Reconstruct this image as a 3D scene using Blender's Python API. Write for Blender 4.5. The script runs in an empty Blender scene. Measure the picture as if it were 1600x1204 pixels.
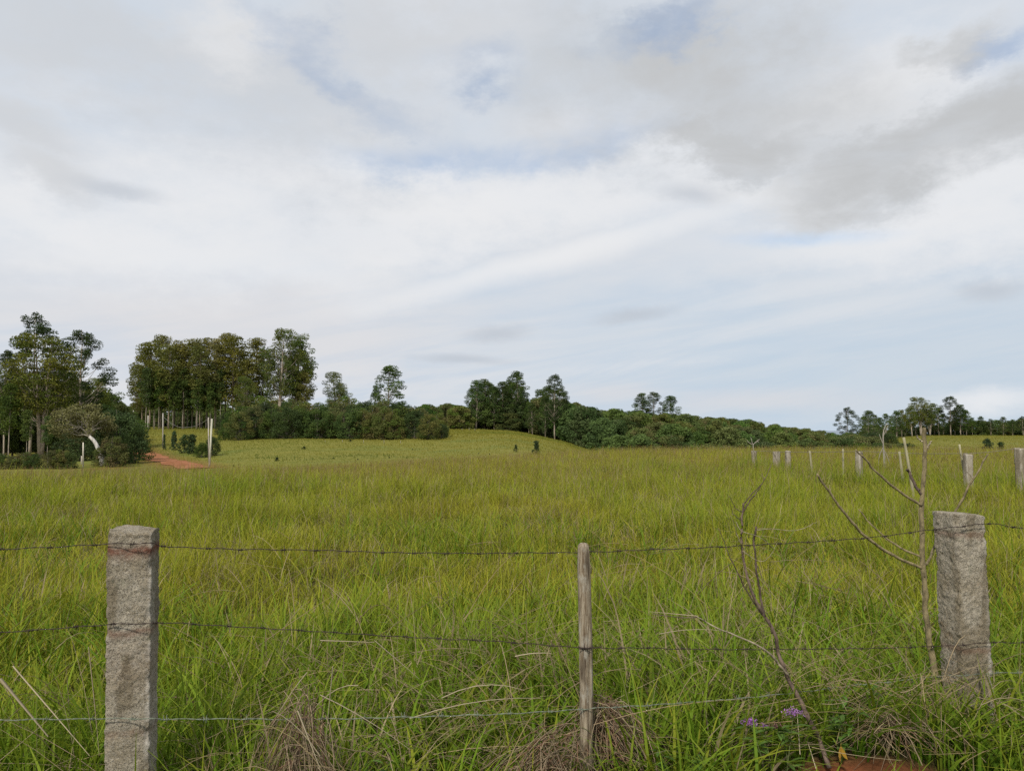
import bpy, math, random
import numpy as np
from mathutils import Vector, Matrix
R = math.radians
C = bpy.context.scene.collection

# ------------------------------------------------------------------ camera
FPX, EYE = 1230.0, 1.5
PITCH = math.atan(70 / FPX)
cam = bpy.data.objects.new('camera', bpy.data.cameras.new('camera'))
C.objects.link(cam)
cam.location = (0, 0, EYE)
cam.rotation_euler = (R(90) + PITCH, 0, 0)
cam.data.sensor_width = 36
cam.data.lens = 36 * FPX / 1600
cam.data.clip_start = 0.05
cam.data.clip_end = 90000
bpy.context.scene.camera = cam
_cp, _sp = math.cos(PITCH), math.sin(PITCH)

def ray(px, py):
    a, b = px - 800, 602 - py
    return Vector((a, FPX * _cp - b * _sp, FPX * _sp + b * _cp))

def P(px, py, Y):
    d = ray(px, py)
    return Vector((d.x * Y / d.y, Y, EYE + d.z * Y / d.y))

# ------------------------------------------------------------------ light and sky
SUN_EL, SUN_AZ = R(44), R(199)          # azimuth clockwise from +Y: behind the camera, to its left
sc = bpy.context.scene
sc.view_settings.view_transform = 'Standard'
sc.view_settings.look = 'None'
sc.view_settings.exposure = 0.0
sc.view_settings.gamma = 1
sun = bpy.data.objects.new('sun', bpy.data.lights.new('sun', 'SUN'))
C.objects.link(sun)
sun.data.energy = 3.5
sun.data.angle = R(5)
sun.data.color = (1.0, 0.95, 0.86)
sdir = Vector((math.sin(SUN_AZ) * math.cos(SUN_EL), math.cos(SUN_AZ) * math.cos(SUN_EL), math.sin(SUN_EL)))
sun.rotation_euler = sdir.to_track_quat('Z', 'Y').to_euler()

class NT:
    """tiny wrapper that writes node maths as expressions"""
    def __init__(s, tree):
        s.t = tree; s.n = tree.nodes; s.l = tree.links
    def put(s, sock, v):
        if v is None: return
        if isinstance(v, bpy.types.NodeSocket): s.l.new(v, sock)
        else:
            try: sock.default_value = v
            except Exception: sock.default_value = tuple(v) + (1,)
    def m(s, op, a, b=None, c=None, clamp=False):
        n = s.n.new('ShaderNodeMath'); n.operation = op; n.use_clamp = clamp
        s.put(n.inputs[0], a); s.put(n.inputs[1], b); s.put(n.inputs[2], c)
        return n.outputs[0]
    def vm(s, op, a, b=None):
        n = s.n.new('ShaderNodeVectorMath'); n.operation = op
        s.put(n.inputs[0], a); s.put(n.inputs[1], b)
        return n.outputs[0]
    def comb(s, x, y, z):
        n = s.n.new('ShaderNodeCombineXYZ')
        s.put(n.inputs[0], x); s.put(n.inputs[1], y); s.put(n.inputs[2], z)
        return n.outputs[0]
    def sep(s, v):
        n = s.n.new('ShaderNodeSeparateXYZ'); s.put(n.inputs[0], v)
        return n.outputs
    def noise(s, vec, scale, detail=4, rough=.55, dist=0.0, lac=2.0):
        n = s.n.new('ShaderNodeTexNoise')
        s.put(n.inputs['Vector'], vec)
        n.inputs['Scale'].default_value = scale; n.inputs['Detail'].default_value = detail
        n.inputs['Roughness'].default_value = rough; n.inputs['Distortion'].default_value = dist
        n.inputs['Lacunarity'].default_value = lac
        return n.outputs[0]
    def ramp(s, v, lo, hi, a=0.0, b=1.0, smooth=True):
        n = s.n.new('ShaderNodeMapRange')
        n.interpolation_type = 'SMOOTHSTEP' if smooth else 'LINEAR'
        s.put(n.inputs[0], v)
        n.inputs[1].default_value = lo; n.inputs[2].default_value = hi
        n.inputs[3].default_value = a; n.inputs[4].default_value = b
        return n.outputs[0]
    def mix(s, f, a, b, mode='MIX'):
        n = s.n.new('ShaderNodeMix'); n.data_type = 'RGBA'; n.blend_type = mode
        s.put(n.inputs[0], f); s.put(n.inputs[6], a); s.put(n.inputs[7], b)
        return n.outputs[2]
    def attr(s, name):
        n = s.n.new('ShaderNodeAttribute'); n.attribute_name = name
        return n.outputs[0]

def dir_ae(px, py):
    d = ray(px, py).normalized()
    return math.atan2(d.x, d.y), math.asin(d.z)

def build_world():
    w = bpy.data.worlds.new('World'); sc.world = w; w.use_nodes = True
    t = NT(w.node_tree); t.n.clear()
    out = t.n.new('ShaderNodeOutputWorld')
    sky = t.n.new('ShaderNodeTexSky'); sky.sky_type = 'NISHITA'; sky.sun_disc = False
    sky.sun_elevation = SUN_EL; sky.sun_rotation = SUN_AZ
    bg1 = t.n.new('ShaderNodeBackground'); t.l.new(sky.outputs[0], bg1.inputs[0]); bg1.inputs[1].default_value = 0.15
    d = t.n.new('ShaderNodeTexCoord').outputs['Generated']
    x, y, z = t.sep(t.vm('NORMALIZE', d))
    az = t.m('ARCTAN2', x, y)
    el = t.m('ARCSINE', z)
    # cloud sheets seen in perspective
    zz = t.m('ADD', t.m('MAXIMUM', z, 0.0), 0.10)
    pl = t.comb(t.m('DIVIDE', x, zz), t.m('DIVIDE', y, zz), 0.0)
    # ragged offsets for the placed clouds
    dd = t.comb(az, t.m('MULTIPLY', el, 1.7), 0.3)
    w1 = t.m('SUBTRACT', t.noise(dd, 5.0, 10, .66), 0.5)
    w2 = t.m('SUBTRACT', t.noise(t.vm('ADD', dd, (7, 3, 1)), 5.5, 10, .66), 0.5)
    def blob(px, py, rx, ry, rot=0.0, warp=0.22, hard=1.0, flat=1.0):
        hard = min(1.9, hard * 1.7); warp *= .8
        a0, e0 = dir_ae(px, py)
        u = t.m('SUBTRACT', t.m('MULTIPLY_ADD', w1, warp, az), a0)
        v = t.m('SUBTRACT', t.m('MULTIPLY_ADD', w2, warp * flat, el), e0)
        c, s_ = math.cos(rot), math.sin(rot)
        U = t.m('DIVIDE', t.m('ADD', t.m('MULTIPLY', u, c), t.m('MULTIPLY', v, s_)), rx / FPX)
        V = t.m('DIVIDE', t.m('SUBTRACT', t.m('MULTIPLY', v, c), t.m('MULTIPLY', u, s_)), ry / FPX)
        r = t.m('SQRT', t.m('ADD', t.m('MULTIPLY', U, U), t.m('MULTIPLY', V, V)))
        return t.ramp(r, max(0.0, 1.0 - hard * .55), 1.0 + hard * .5, 1.0, 0.0)
    def union(lst):
        o = lst[0]
        for b in lst[1:]: o = t.m('MAXIMUM', o, b)
        return o
    # broad veil
    n1 = t.noise(pl, 0.55, 7, .55, .4)
    n2 = t.noise(t.vm('ADD', pl, (3.1, 9.2, 0)), 1.5, 8, .58, .3)
    tilt = t.m('SUBTRACT', el, t.m('MULTIPLY', az, 0.16))
    st = t.noise(t.comb(t.m('MULTIPLY', az, 2.6), t.m('MULTIPLY', tilt, 22.0), 0.0), 1.3, 9, .62, .5)
    low = t.ramp(el, 0.02, 0.30, 1.0, 0.0)
    veil = t.m('ADD', t.m('MULTIPLY', t.ramp(n1, .30, .70), .55), t.m('MULTIPLY', t.ramp(n2, .32, .68), .45))
    veil = t.m('ADD', t.m('MULTIPLY', veil, t.m('SUBTRACT', 1.0, t.m('MULTIPLY', low, .75))), t.m('MULTIPLY', t.m('MULTIPLY', t.ramp(st, .36, .62), low), .8))
    right = t.ramp(az, -.35, .45)
    cA = (0.735, 0.748, 0.775); cB = (0.585, 0.665, 0.765)
    col = t.mix(veil, cB, cA)
    # bluish band low on the right
    col = t.mix(t.m('MULTIPLY', t.m('MULTIPLY', t.ramp(el, .05, .27, 1, 0), right), .6), col, (0.505, 0.625, 0.735))
    # white sheets
    bright = union([blob(760, 330, 420, 62, .06, .30), blob(880, 400, 330, 18, .24, .10, 1.3, .35), blob(1180, 300, 220, 34, -.10, .2),
                    blob(250, 360, 330, 90, 0, .3), blob(1470, 340, 260, 60, .1, .3), blob(330, 60, 90, 40, 0, .3), blob(60, 330, 160, 60, 0, .3),
                    blob(1390, 130, 130, 70, .3, .3), blob(1530, 630, 60, 16, 0, .12, 1, .6)])
    faint = union([blob(1340, 440, 260, 12, .13, .16, 1.2, .3), blob(1250, 500, 300, 15, .15, .16, 1.2, .3), blob(1060, 560, 260, 9, .10, .16, 1.2, .3), blob(700, 455, 200, 14, .18, .16, 1.2, .35)])
    col = t.mix(t.m('MULTIPLY', faint, t.ramp(st, .30, .65, .10, .38)), col, (0.80, 0.805, 0.82))
    col = t.mix(t.m('MULTIPLY', bright, .75), col, (0.860, 0.862, 0.870))
    pink = union([blob(1180, 628, 150, 15, 0, .10, 1.2, .4), blob(960, 612, 60, 12, 0, .1, 1.2, .4), blob(350, 510, 300, 60, .0, .2)])
    col = t.mix(t.m('MULTIPLY', pink, .55), col, (0.730, 0.715, 0.725))
    # grey low clouds
    dark = union([blob(1100, 135, 240, 100, -.25, .34, .9), blob(1140, 232, 150, 36, -.12, .24, .65), blob(1450, 240, 200, 54, .16, .22, .65),
                  blob(1500, 60, 60, 30, 0, .3, 1.1)])
    soft = union([blob(30, 196, 65, 24, -.2, .12, .8), blob(75, 258, 55, 22, -.25, .12, .8), blob(430, 150, 220, 80, -.2, .35, 1.1), blob(160, 70, 190, 60, 0, .35, 1.1), blob(620, 60, 160, 60, 0, .35, 1.1)])
    col = t.mix(t.m('MULTIPLY', soft, .6), col, (0.61, 0.62, 0.635))
    dsh = t.m('MULTIPLY', dark, t.ramp(t.noise(pl, 2.6, 9, .62, .4), .30, .62, .62, 1.0))
    col = t.mix(dsh, col, (0.545, 0.557, 0.568))
    sm = union([blob(1000, 492, 52, 9, .12, .09, 1, .5), blob(775, 527, 42, 11, .1, .09, 1, .5), blob(720, 563, 60, 6, -.05, .08, 1, .4), blob(1545, 452, 34, 12, 0, .09, 1, .5), blob(180, 293, 46, 9, -.1, .09, 1, .5), blob(1075, 305, 40, 12, -.2, .1, 1, .5)])
    col = t.mix(t.m('MULTIPLY', sm, .6), col, (0.50, 0.54, 0.60))
    bg2 = t.n.new('ShaderNodeBackground'); t.l.new(col, bg2.inputs[0]); bg2.inputs[1].default_value = 1.0
    # blue showing through the gaps
    hole = union([blob(820, 240, 150, 20, .10, .22, 1.2, .6), blob(660, 262, 110, 18, .05, .2, 1.2, .6), blob(1060, 15, 90, 34, .3, .3, 1.2), blob(1570, 78, 50, 18, 0, .2, 1.2),
                  blob(540, 150, 150, 34, -.6, .35, 1.3), blob(760, 110, 50, 24, 0, .25, 1.2), blob(1240, 372, 100, 9, -.04, .1, 1.2, .4)])
    hole = t.m('MULTIPLY', hole, t.ramp(n2, .36, .62, .55, .15))
    ms = t.n.new('ShaderNodeMixShader'); t.l.new(hole, ms.inputs[0])
    t.l.new(bg2.outputs[0], ms.inputs[1]); t.l.new(bg1.outputs[0], ms.inputs[2])
    t.l.new(ms.outputs[0], out.inputs[0])
    sc.cycles.use_denoising = False
    w.cycles.sampling_method = 'MANUAL'; w.cycles.sample_map_resolution = 512
build_world()

# ------------------------------------------------------------------ noise and mesh helpers
def _hash(i, j, k, seed):
    n = (i * 374761393 + j * 668265263 + k * 2147483647 % 4294967291 + seed * 1274126177) & 0xffffffff
    n = ((n ^ (n >> 13)) * 1274126177) & 0xffffffff
    n = ((n ^ (n >> 16)) * 2246822519) & 0xffffffff
    return ((n ^ (n >> 15)) & 0xffffff) / float(0xffffff)

def vnoise(p, seed=0):
    p = np.asarray(p, float)
    if p.shape[-1] == 2: p = np.concatenate([p, np.zeros(p.shape[:-1] + (1,))], -1)
    f = np.floor(p); i = f.astype(np.int64); t = p - f; t = t * t * (3 - 2 * t)
    o = 0
    for a in (0, 1):
        for b in (0, 1):
            for c in (0, 1):
                w = (t[..., 0] if a else 1 - t[..., 0]) * (t[..., 1] if b else 1 - t[..., 1]) * (t[..., 2] if c else 1 - t[..., 2])
                o = o + w * _hash(i[..., 0] + a, i[..., 1] + b, (i[..., 2] + c) * 7919, seed)
    return o

def fbm(p, oct=4, seed=0, gain=.5):
    p = np.asarray(p, float); o = 0; a = 1; s = 0
    for k in range(oct):
        o = o + a * vnoise(p * 2 ** k, seed + k * 17); s += a; a *= gain
    return o / s

def np_mesh(name, verts, quads=None, tris=None, col=None, mat=None, smooth=True):
    me = bpy.data.meshes.new(name)
    verts = np.asarray(verts, np.float32).reshape(-1, 3)
    q = np.zeros((0, 4), np.int32) if quads is None else np.asarray(quads, np.int32).reshape(-1, 4)
    t = np.zeros((0, 3), np.int32) if tris is None else np.asarray(tris, np.int32).reshape(-1, 3)
    me.vertices.add(len(verts)); me.vertices.foreach_set('co', verts.ravel())
    loops = np.concatenate([q.ravel(), t.ravel()])
    me.loops.add(len(loops)); me.loops.foreach_set('vertex_index', loops)
    n = len(q) + len(t)
    starts = np.concatenate([np.arange(len(q)) * 4, len(q) * 4 + np.arange(len(t)) * 3]).astype(np.int32)
    me.polygons.add(n)
    me.polygons.foreach_set('loop_start', starts)
    me.polygons.foreach_set('use_smooth', np.full(n, smooth))
    if col is not None:
        col = np.asarray(col, np.float32)
        if col.shape[1] == 3: col = np.concatenate([col, np.ones((len(col), 1), np.float32)], 1)
        a = me.color_attributes.new('Col', 'FLOAT_COLOR', 'POINT')
        a.data.foreach_set('color', col.ravel())
    me.update(calc_edges=True)
    if mat: me.materials.append(mat)
    return me

def link(name, me, parent=None, loc=None):
    o = bpy.data.objects.new(name, me); C.objects.link(o)
    if parent is not None: o.parent = parent
    if loc is not None: o.location = loc
    return o

def tag(o, label=None, cat=None, group=None, kind=None):
    if label: o['label'] = label
    if cat: o['category'] = cat
    if group: o['group'] = group
    if kind: o['kind'] = kind
    return o

def empty(name, loc, label, cat, group=None, rz=0, sc_=1.0):
    o = bpy.data.objects.new(name, None); C.objects.link(o)
    o.empty_display_size = .2
    o.location = loc; o.rotation_euler = (0, 0, rz)
    o.scale = sc_ if isinstance(sc_, tuple) else (sc_,) * 3
    return tag(o, label, cat, group)

class MB:
    def __init__(s): s.v = []; s.q = []; s.t = []; s.c = []; s.n = 0
    def add(s, v, q=None, t=None, c=(1, 1, 1)):
        v = np.asarray(v, float).reshape(-1, 3)
        if q is not None and len(q): s.q.append(np.asarray(q) + s.n)
        if t is not None and len(t): s.t.append(np.asarray(t) + s.n)
        c = np.asarray(c, float)
        if c.ndim == 1: c = np.tile(c, (len(v), 1))
        s.v.append(v); s.c.append(c); s.n += len(v)
    def tube(s, pts, rad, sides=6, c=(1, 1, 1), cap=True, jit=0.0, rng=None):
        pts = np.asarray([tuple(p) for p in pts], float); n = len(pts)
        rad = np.interp(np.linspace(0, 1, n), np.linspace(0, 1, len(rad)), rad) if not np.isscalar(rad) else np.full(n, rad)
        tan = np.gradient(pts, axis=0); tan /= np.linalg.norm(tan, axis=1)[:, None] + 1e-9
        ref = np.array([0, 0, 1.]) if abs(tan[0][2]) < .8 else np.array([1., 0, 0])
        a = np.cross(tan, ref); a /= np.linalg.norm(a, axis=1)[:, None] + 1e-9
        b = np.cross(tan, a)
        th = np.linspace(0, 2 * math.pi, sides, endpoint=False)
        rr = rad[:, None] * np.ones((n, sides))
        if jit and rng is not None: rr = rr * (1 + jit * (rng.random((n, sides)) - .5))
        v = pts[:, None] + rr[..., None] * (a[:, None] * np.cos(th)[None, :, None] + b[:, None] * np.sin(th)[None, :, None])
        i = np.arange(n - 1)[:, None] * sides; j = np.arange(sides)[None]; k = (j + 1) % sides
        q = np.stack([i + j, i + k, i + sides + k, i + sides + j], -1).reshape(-1, 4)
        v = v.reshape(-1, 3); t = None
        if cap:
            v = np.concatenate([v, pts[:1], pts[-1:]])
            j = np.arange(sides); k = (j + 1) % sides
            t = np.concatenate([np.stack([np.full(sides, n * sides), k, j], -1), np.stack([np.full(sides, n * sides + 1), (n - 1) * sides + j, (n - 1) * sides + k], -1)])
        s.add(v, q, t, c)
    def mesh(s, name, mat, smooth=True):
        return np_mesh(name, np.concatenate(s.v), np.concatenate(s.q) if s.q else None, np.concatenate(s.t) if s.t else None, np.concatenate(s.c), mat, smooth)

def smooth_pts(pts, n=6):
    """Catmull-Rom through the points"""
    p = [np.array(tuple(q), float) for q in pts]
    p = [2 * p[0] - p[1]] + p + [2 * p[-1] - p[-2]]
    o = []
    for i in range(1, len(p) - 2):
        for k in range(n):
            t = k / n
            o.append(.5 * ((2 * p[i]) + (-p[i - 1] + p[i + 1]) * t + (2 * p[i - 1] - 5 * p[i] + 4 * p[i + 1] - p[i + 2]) * t * t + (-p[i - 1] + 3 * p[i] - 3 * p[i + 1] + p[i + 2]) * t ** 3))
    o.append(p[-2])
    return o

# ------------------------------------------------------------------ materials
def new_mat(name):
    m = bpy.data.materials.new(name); m.use_nodes = True
    t = NT(m.node_tree); t.n.clear()
    out = t.n.new('ShaderNodeOutputMaterial')
    return m, t, out

def princ(t, color, rough=.8, spec=.3, bump=None, bstr=.3, bdist=.01):
    b = t.n.new('ShaderNodeBsdfPrincipled')
    t.put(b.inputs['Base Color'], color); t.put(b.inputs['Roughness'], rough)
    b.inputs['Specular IOR Level'].default_value = spec
    if bump is not None:
        bn = t.n.new('ShaderNodeBump'); bn.inputs['Strength'].default_value = bstr; bn.inputs['Distance'].default_value = bdist
        t.l.new(bump, bn.inputs['Height']); t.l.new(bn.outputs[0], b.inputs['Normal'])
    return b

def leaf_mat(name, trans=.3, rough=.5, spec=.25, vary=0.0, tint=(1.25, 1.2, .8)):
    m, t, out = new_mat(name)
    col = t.attr('Col')
    if vary:
        oi = t.n.new('ShaderNodeObjectInfo')
        hs = t.n.new('ShaderNodeHueSaturation'); t.l.new(col, hs.inputs['Color'])
        t.l.new(t.m('MULTIPLY_ADD', oi.outputs['Random'], .05 * vary, .5 - .025 * vary), hs.inputs['Hue'])
        r2 = t.m('FRACT', t.m('MULTIPLY', oi.outputs['Random'], 17.3))
        t.l.new(t.m('MULTIPLY_ADD', r2, .55 * vary, 1 - .27 * vary), hs.inputs['Value'])
        r3 = t.m('FRACT', t.m('MULTIPLY', oi.outputs['Random'], 41.7))
        t.l.new(t.m('MULTIPLY_ADD', r3, .3 * vary, 1 - .2 * vary), hs.inputs['Saturation'])
        col = hs.outputs[0]
    b = princ(t, col, rough, spec)
    tr = t.n.new('ShaderNodeBsdfTranslucent')
    t.l.new(t.mix(1.0, col, tint, 'MULTIPLY'), tr.inputs[0])
    ms = t.n.new('ShaderNodeMixShader'); ms.inputs[0].default_value = trans
    t.l.new(b.outputs[0], ms.inputs[1]); t.l.new(tr.outputs[0], ms.inputs[2]); t.l.new(ms.outputs[0], out.inputs[0])
    return m

def col_mat(name, rough=.85, spec=.2, nscale=0, namt=.3, bump=0, bscale=200, stretch=(1, 1, 1)):
    """vertex colour with fine mottling and grain"""
    m, t, out = new_mat(name)
    col = t.attr('Col'); tc = t.n.new('ShaderNodeTexCoord').outputs['Object']
    v = t.vm('MULTIPLY', tc, stretch)
    if nscale:
        n = t.noise(v, nscale, 6, .65)
        col = t.mix(1.0, col, t.mix(t.ramp(n, .3, .7), (1 - namt,) * 3, (1 + namt,) * 3), 'MULTIPLY')
    b = princ(t, col, rough, spec, t.noise(v, bscale, 6, .7) if bump else None, bump, .004)
    t.l.new(b.outputs[0], out.inputs[0])
    return m

M_GRASS = leaf_mat('grass_blades', .30, .62, .09, tint=(1.2, 1.2, .7))
M_STRAW = leaf_mat('dry_straw', .18, .7, .15, tint=(1, 1, 1))
M_LEAF = leaf_mat('tree_leaves', .22, .65, .08, vary=.55)
M_BARK = col_mat('pale_bark', .85, .15, 6, .35, .4, 12, (1, 1, .25))
M_TWIG = col_mat('sapling_bark', .8, .25, 60, .45, .7, 220, (1, 1, .6))
M_DULLWIRE = col_mat('rusty_wire', .7, .4, 50, .4)
M_STAKE = col_mat('stake_wood', .9, .15, 8, .3, .5, 40, (1, 1, .15))
M_FLOWER = leaf_mat('petals', .3, .6, .2)

def granite_mat():
    m, t, out = new_mat('rough_granite')
    tc = t.n.new('ShaderNodeTexCoord').outputs['Object']
    big = t.noise(tc, 7, 5, .6); fine = t.noise(tc, 170, 4, .75); mid = t.noise(tc, 55, 7, .8)
    col = t.mix(t.ramp(big, .32, .68), (0.275, 0.230, 0.160), (0.385, 0.342, 0.268))
    col = t.mix(t.ramp(mid, .40, .66), col, t.mix(1.0, col, (1.28, 1.27, 1.25), 'MULTIPLY'))
    vo = t.n.new('ShaderNodeTexVoronoi'); vo.feature = 'F1'; vo.inputs['Scale'].default_value = 330
    t.l.new(tc, vo.inputs['Vector'])
    cr = t.sep(vo.outputs['Color'])[0]
    col = t.mix(t.m('MULTIPLY', t.ramp(cr, .80, .92), .6), col, (0.095, 0.08, 0.065))
    col = t.mix(t.m('MULTIPLY', t.ramp(cr, .16, .08), .6), col, (0.42, 0.39, 0.34))
    col = t.mix(t.m('MULTIPLY', t.ramp(fine, .48, .66), .75), col, (0.085, 0.07, 0.052))
    lich = t.noise(t.vm('ADD', tc, (5, 2, 9)), 13, 6, .7)
    col = t.mix(t.m('MULTIPLY', t.ramp(lich, .60, .70), .6), col, (0.20, 0.20, 0.13))
    och = t.noise(t.vm('ADD', tc, (1, 8, 2)), 6, 6, .7)
    col = t.mix(t.m('MULTIPLY', t.ramp(och, .56, .70), .55), col, (0.25, 0.155, 0.075))
    rust = t.n.new('ShaderNodeAttribute'); rust.attribute_name = 'Col'
    rs = t.sep(rust.outputs[0])[0]
    eg = t.sep(rust.outputs[0])[1]
    col = t.mix(t.m('MULTIPLY', eg, t.ramp(mid, .30, .55)), col, (0.50, 0.46, 0.40))
    wet = t.sep(rust.outputs[0])[2]
    col = t.mix(t.m('MULTIPLY', wet, t.ramp(big, .35, .6, .4, 1)), col, t.mix(1.0, col, (.50, .46, .38), 'MULTIPLY'))
    col = t.mix(t.m('MULTIPLY', rs, t.ramp(mid, .3, .6, .35, 1.0)), col, (0.16, 0.050, 0.028))
    h = t.m('ADD', t.m('MULTIPLY', mid, 1.0), t.m('MULTIPLY', fine, .35))
    b = princ(t, col, .93, .2, h, 1.0, .009)
    t.l.new(b.outputs[0], out.inputs[0])
    return m
M_GRANITE = granite_mat()

def wood_mat():
    m, t, out = new_mat('weathered_wood')
    tc = t.n.new('ShaderNodeTexCoord').outputs['Object']
    v = t.vm('MULTIPLY', tc, (1, 1, .07))
    g = t.noise(v, 190, 6, .7, .5); g2 = t.noise(v, 60, 5, .65, .3); blot = t.noise(t.vm('MULTIPLY', tc, (1, 1, .4)), 16, 6, .7)
    col = t.mix(t.ramp(g, .35, .65), (0.12, 0.082, 0.048), (0.37, 0.31, 0.225))
    col = t.mix(t.m('MULTIPLY', t.ramp(g2, .54, .64), .75), col, (0.055, 0.038, 0.025))
    col = t.mix(t.m('MULTIPLY', t.ramp(blot, .52, .64), .6), col, (0.42, 0.40, 0.34))
    col = t.mix(t.m('MULTIPLY', t.ramp(blot, .42, .30), .5), col, (0.13, 0.075, 0.04))
    b = princ(t, col, .9, .15, t.m('ADD', g, g2), .9, .004)
    t.l.new(b.outputs[0], out.inputs[0])
    return m
M_WOOD = wood_mat()

def ground_mat():
    m, t, out = new_mat('pasture_soil')
    pos = t.n.new('ShaderNodeNewGeometry').outputs['Position']
    x, y, z = t.sep(pos)
    big = t.noise(t.vm('MULTIPLY', pos, (1, 1, 0)), .045, 6, .6); med = t.noise(pos, .5, 6, .65); fine = t.noise(pos, 5, 5, .7)
    col = t.mix(t.ramp(med, .35, .65), (0.150, 0.148, 0.027), (0.190, 0.172, 0.034))
    col = t.mix(t.m('MULTIPLY', t.ramp(big, .50, .62), .7), col, (0.110, 0.135, 0.026))
    col = t.mix(t.m('MULTIPLY', t.ramp(fine, .55, .75), .3), col, (0.11, 0.115, 0.025))
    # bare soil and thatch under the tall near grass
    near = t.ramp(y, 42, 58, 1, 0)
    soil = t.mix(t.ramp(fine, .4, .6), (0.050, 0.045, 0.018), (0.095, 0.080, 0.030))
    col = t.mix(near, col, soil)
    # the plain running out to the coast
    far = t.ramp(y, 420, 1500)
    col = t.mix(far, col, t.mix(t.ramp(t.noise(pos, .004, 6, .6), .4, .6), (0.05, 0.075, 0.03), (0.10, 0.12, 0.05)))
    att = t.sep(t.attr('Col'))[0]
    red = t.mix(t.ramp(fine, .35, .65), (0.13, 0.040, 0.016), (0.25, 0.082, 0.036))
    col = t.mix(t.m('MULTIPLY', att, t.ramp(t.noise(pos, 3, 5, .6), .25, .5)), col, red)
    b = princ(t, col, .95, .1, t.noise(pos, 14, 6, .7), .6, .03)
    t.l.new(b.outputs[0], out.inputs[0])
    return m
M_GROUND = ground_mat()

def road_mat():
    m, t, out = new_mat('red_dirt')
    pos = t.n.new('ShaderNodeNewGeometry').outputs['Position']
    n = t.noise(pos, .9, 6, .65)
    col = t.mix(t.ramp(n, .35, .65), (0.22, 0.085, 0.036), (0.33, 0.145, 0.070))
    b = princ(t, col, .95, .1, t.noise(pos, 6, 5, .7), .5, .03)
    t.l.new(b.outputs[0], out.inputs[0])
    return m
M_ROAD = road_mat()

def sea_mat():
    m, t, out = new_mat('sea_surface')
    b = princ(t, (0.05, 0.09, 0.13), .25, .5)
    t.l.new(b.outputs[0], out.inputs[0])
    return m

# ------------------------------------------------------------------ terrain (heights relative to the eye)
_COLX = [-400, 0, 200, 330, 450, 700, 800, 880, 1000, 1150, 1300, 1420, 1600, 2000]
_ROWY = [0, 3, 10, 20, 30, 45, 60, 75, 90, 110, 130, 160, 200, 260, 350, 500, 900, 3000, 9000]
_TAB = {
 -400: [-1.5, -1.38, -1.45, -1.5, -2.0, -2.6, -3.0, -3.1, -3.2, -3.0, -2.5, -2, -2, -3, -5, -8, -15, -30, -45],
 0:    [-1.5, -1.38, -1.45, -1.5, -2.0, -2.6, -2.95, -3.1, -3.2, -3.0, -2.5, -1.5, -1, -2, -5, -8, -15, -30, -45],
 200:  [-1.5, -1.38, -1.45, -1.5, -2.0, -2.5, -2.85, -2.75, -2.6, -1.6, -.6, .4, .5, 0, -3, -8, -15, -30, -45],
 330:  [-1.5, -1.36, -1.45, -1.5, -2.0, -2.5, -2.85, -2.6, -2.2, -1.4, -.5, .5, .6, 0, -3, -8, -15, -30, -45],
 450:  [-1.5, -1.34, -1.45, -1.5, -1.95, -2.4, -2.6, -2.4, -1.75, -.95, -.3, .4, .5, 0, -3, -8, -15, -30, -45],
 700:  [-1.5, -1.30, -1.45, -1.45, -1.55, -2.0, -2.3, -2.3, -1.9, -1.2, -.6, -.1, .2, .6, -1, -8, -15, -30, -45],
 800:  [-1.5, -1.28, -1.42, -1.45, -1.48, -1.8, -2.2, -2.05, -1.6, -1.0, -.6, -.3, 0, .6, -1, -8, -15, -30, -45],
 880:  [-1.5, -1.26, -1.42, -1.45, -1.45, -1.6, -2.2, -2.4, -2.6, -2.4, -2.2, -2.4, -1, .5, -1, -8, -15, -30, -45],
 1000: [-1.5, -1.24, -1.40, -1.42, -1.4, -1.4, -2.2, -4, -5.5, -7, -7, -5.5, -2.8, -1, -2, -8, -15, -30, -45],
 1150: [-1.5, -1.22, -1.40, -1.42, -1.4, -1.4, -2.2, -4, -6, -8, -8, -7, -5, -3.5, -4, -9, -15, -30, -45],
 1300: [-1.5, -1.17, -1.40, -1.42, -1.4, -1.4, -2.2, -4.5, -7, -8.5, -9, -9, -8.5, -8, -8, -9, -15, -30, -45],
 1420: [-1.5, -1.18, -1.40, -1.42, -1.4, -1.4, -2.2, -3.5, -4.5, -5, -5, -4, -3.8, -3, -2.3, -4, -14, -30, -45],
 1600: [-1.5, -1.22, -1.40, -1.42, -1.4, -1.4, -2.2, -3.5, -4.5, -5, -5, -4, -3.8, -3, -2.3, -4, -14, -30, -45],
 2000: [-1.5, -1.26, -1.40, -1.42, -1.4, -1.4, -2.2, -3.5, -4.5, -5, -5, -4, -3.8, -3, -2.3, -4, -14, -30, -45]}
_T = np.array([_TAB[c] for c in _COLX])
_cx = np.linspace(-400, 2000, 241)
_ly = np.log1p(np.array(_ROWY, float)); _fy = np.linspace(0, _ly[-1], 320)
_T1 = np.array([np.interp(_cx, _COLX, _T[:, j]) for j in range(_T.shape[1])]).T
_T2 = np.array([np.interp(_fy, _ly, r) for r in _T1])
def _blur(a, k, ax):
    ker = np.hanning(k + 2)[1:-1]; ker /= ker.sum()
    pad = [(0, 0), (0, 0)]; pad[ax] = (k // 2, k // 2)
    b = np.pad(a, pad, mode='edge')
    return np.apply_along_axis(lambda r: np.convolve(r, ker, 'valid'), ax, b)
_T2 = _blur(_blur(_T2, 9, 0), 7, 1)

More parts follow.
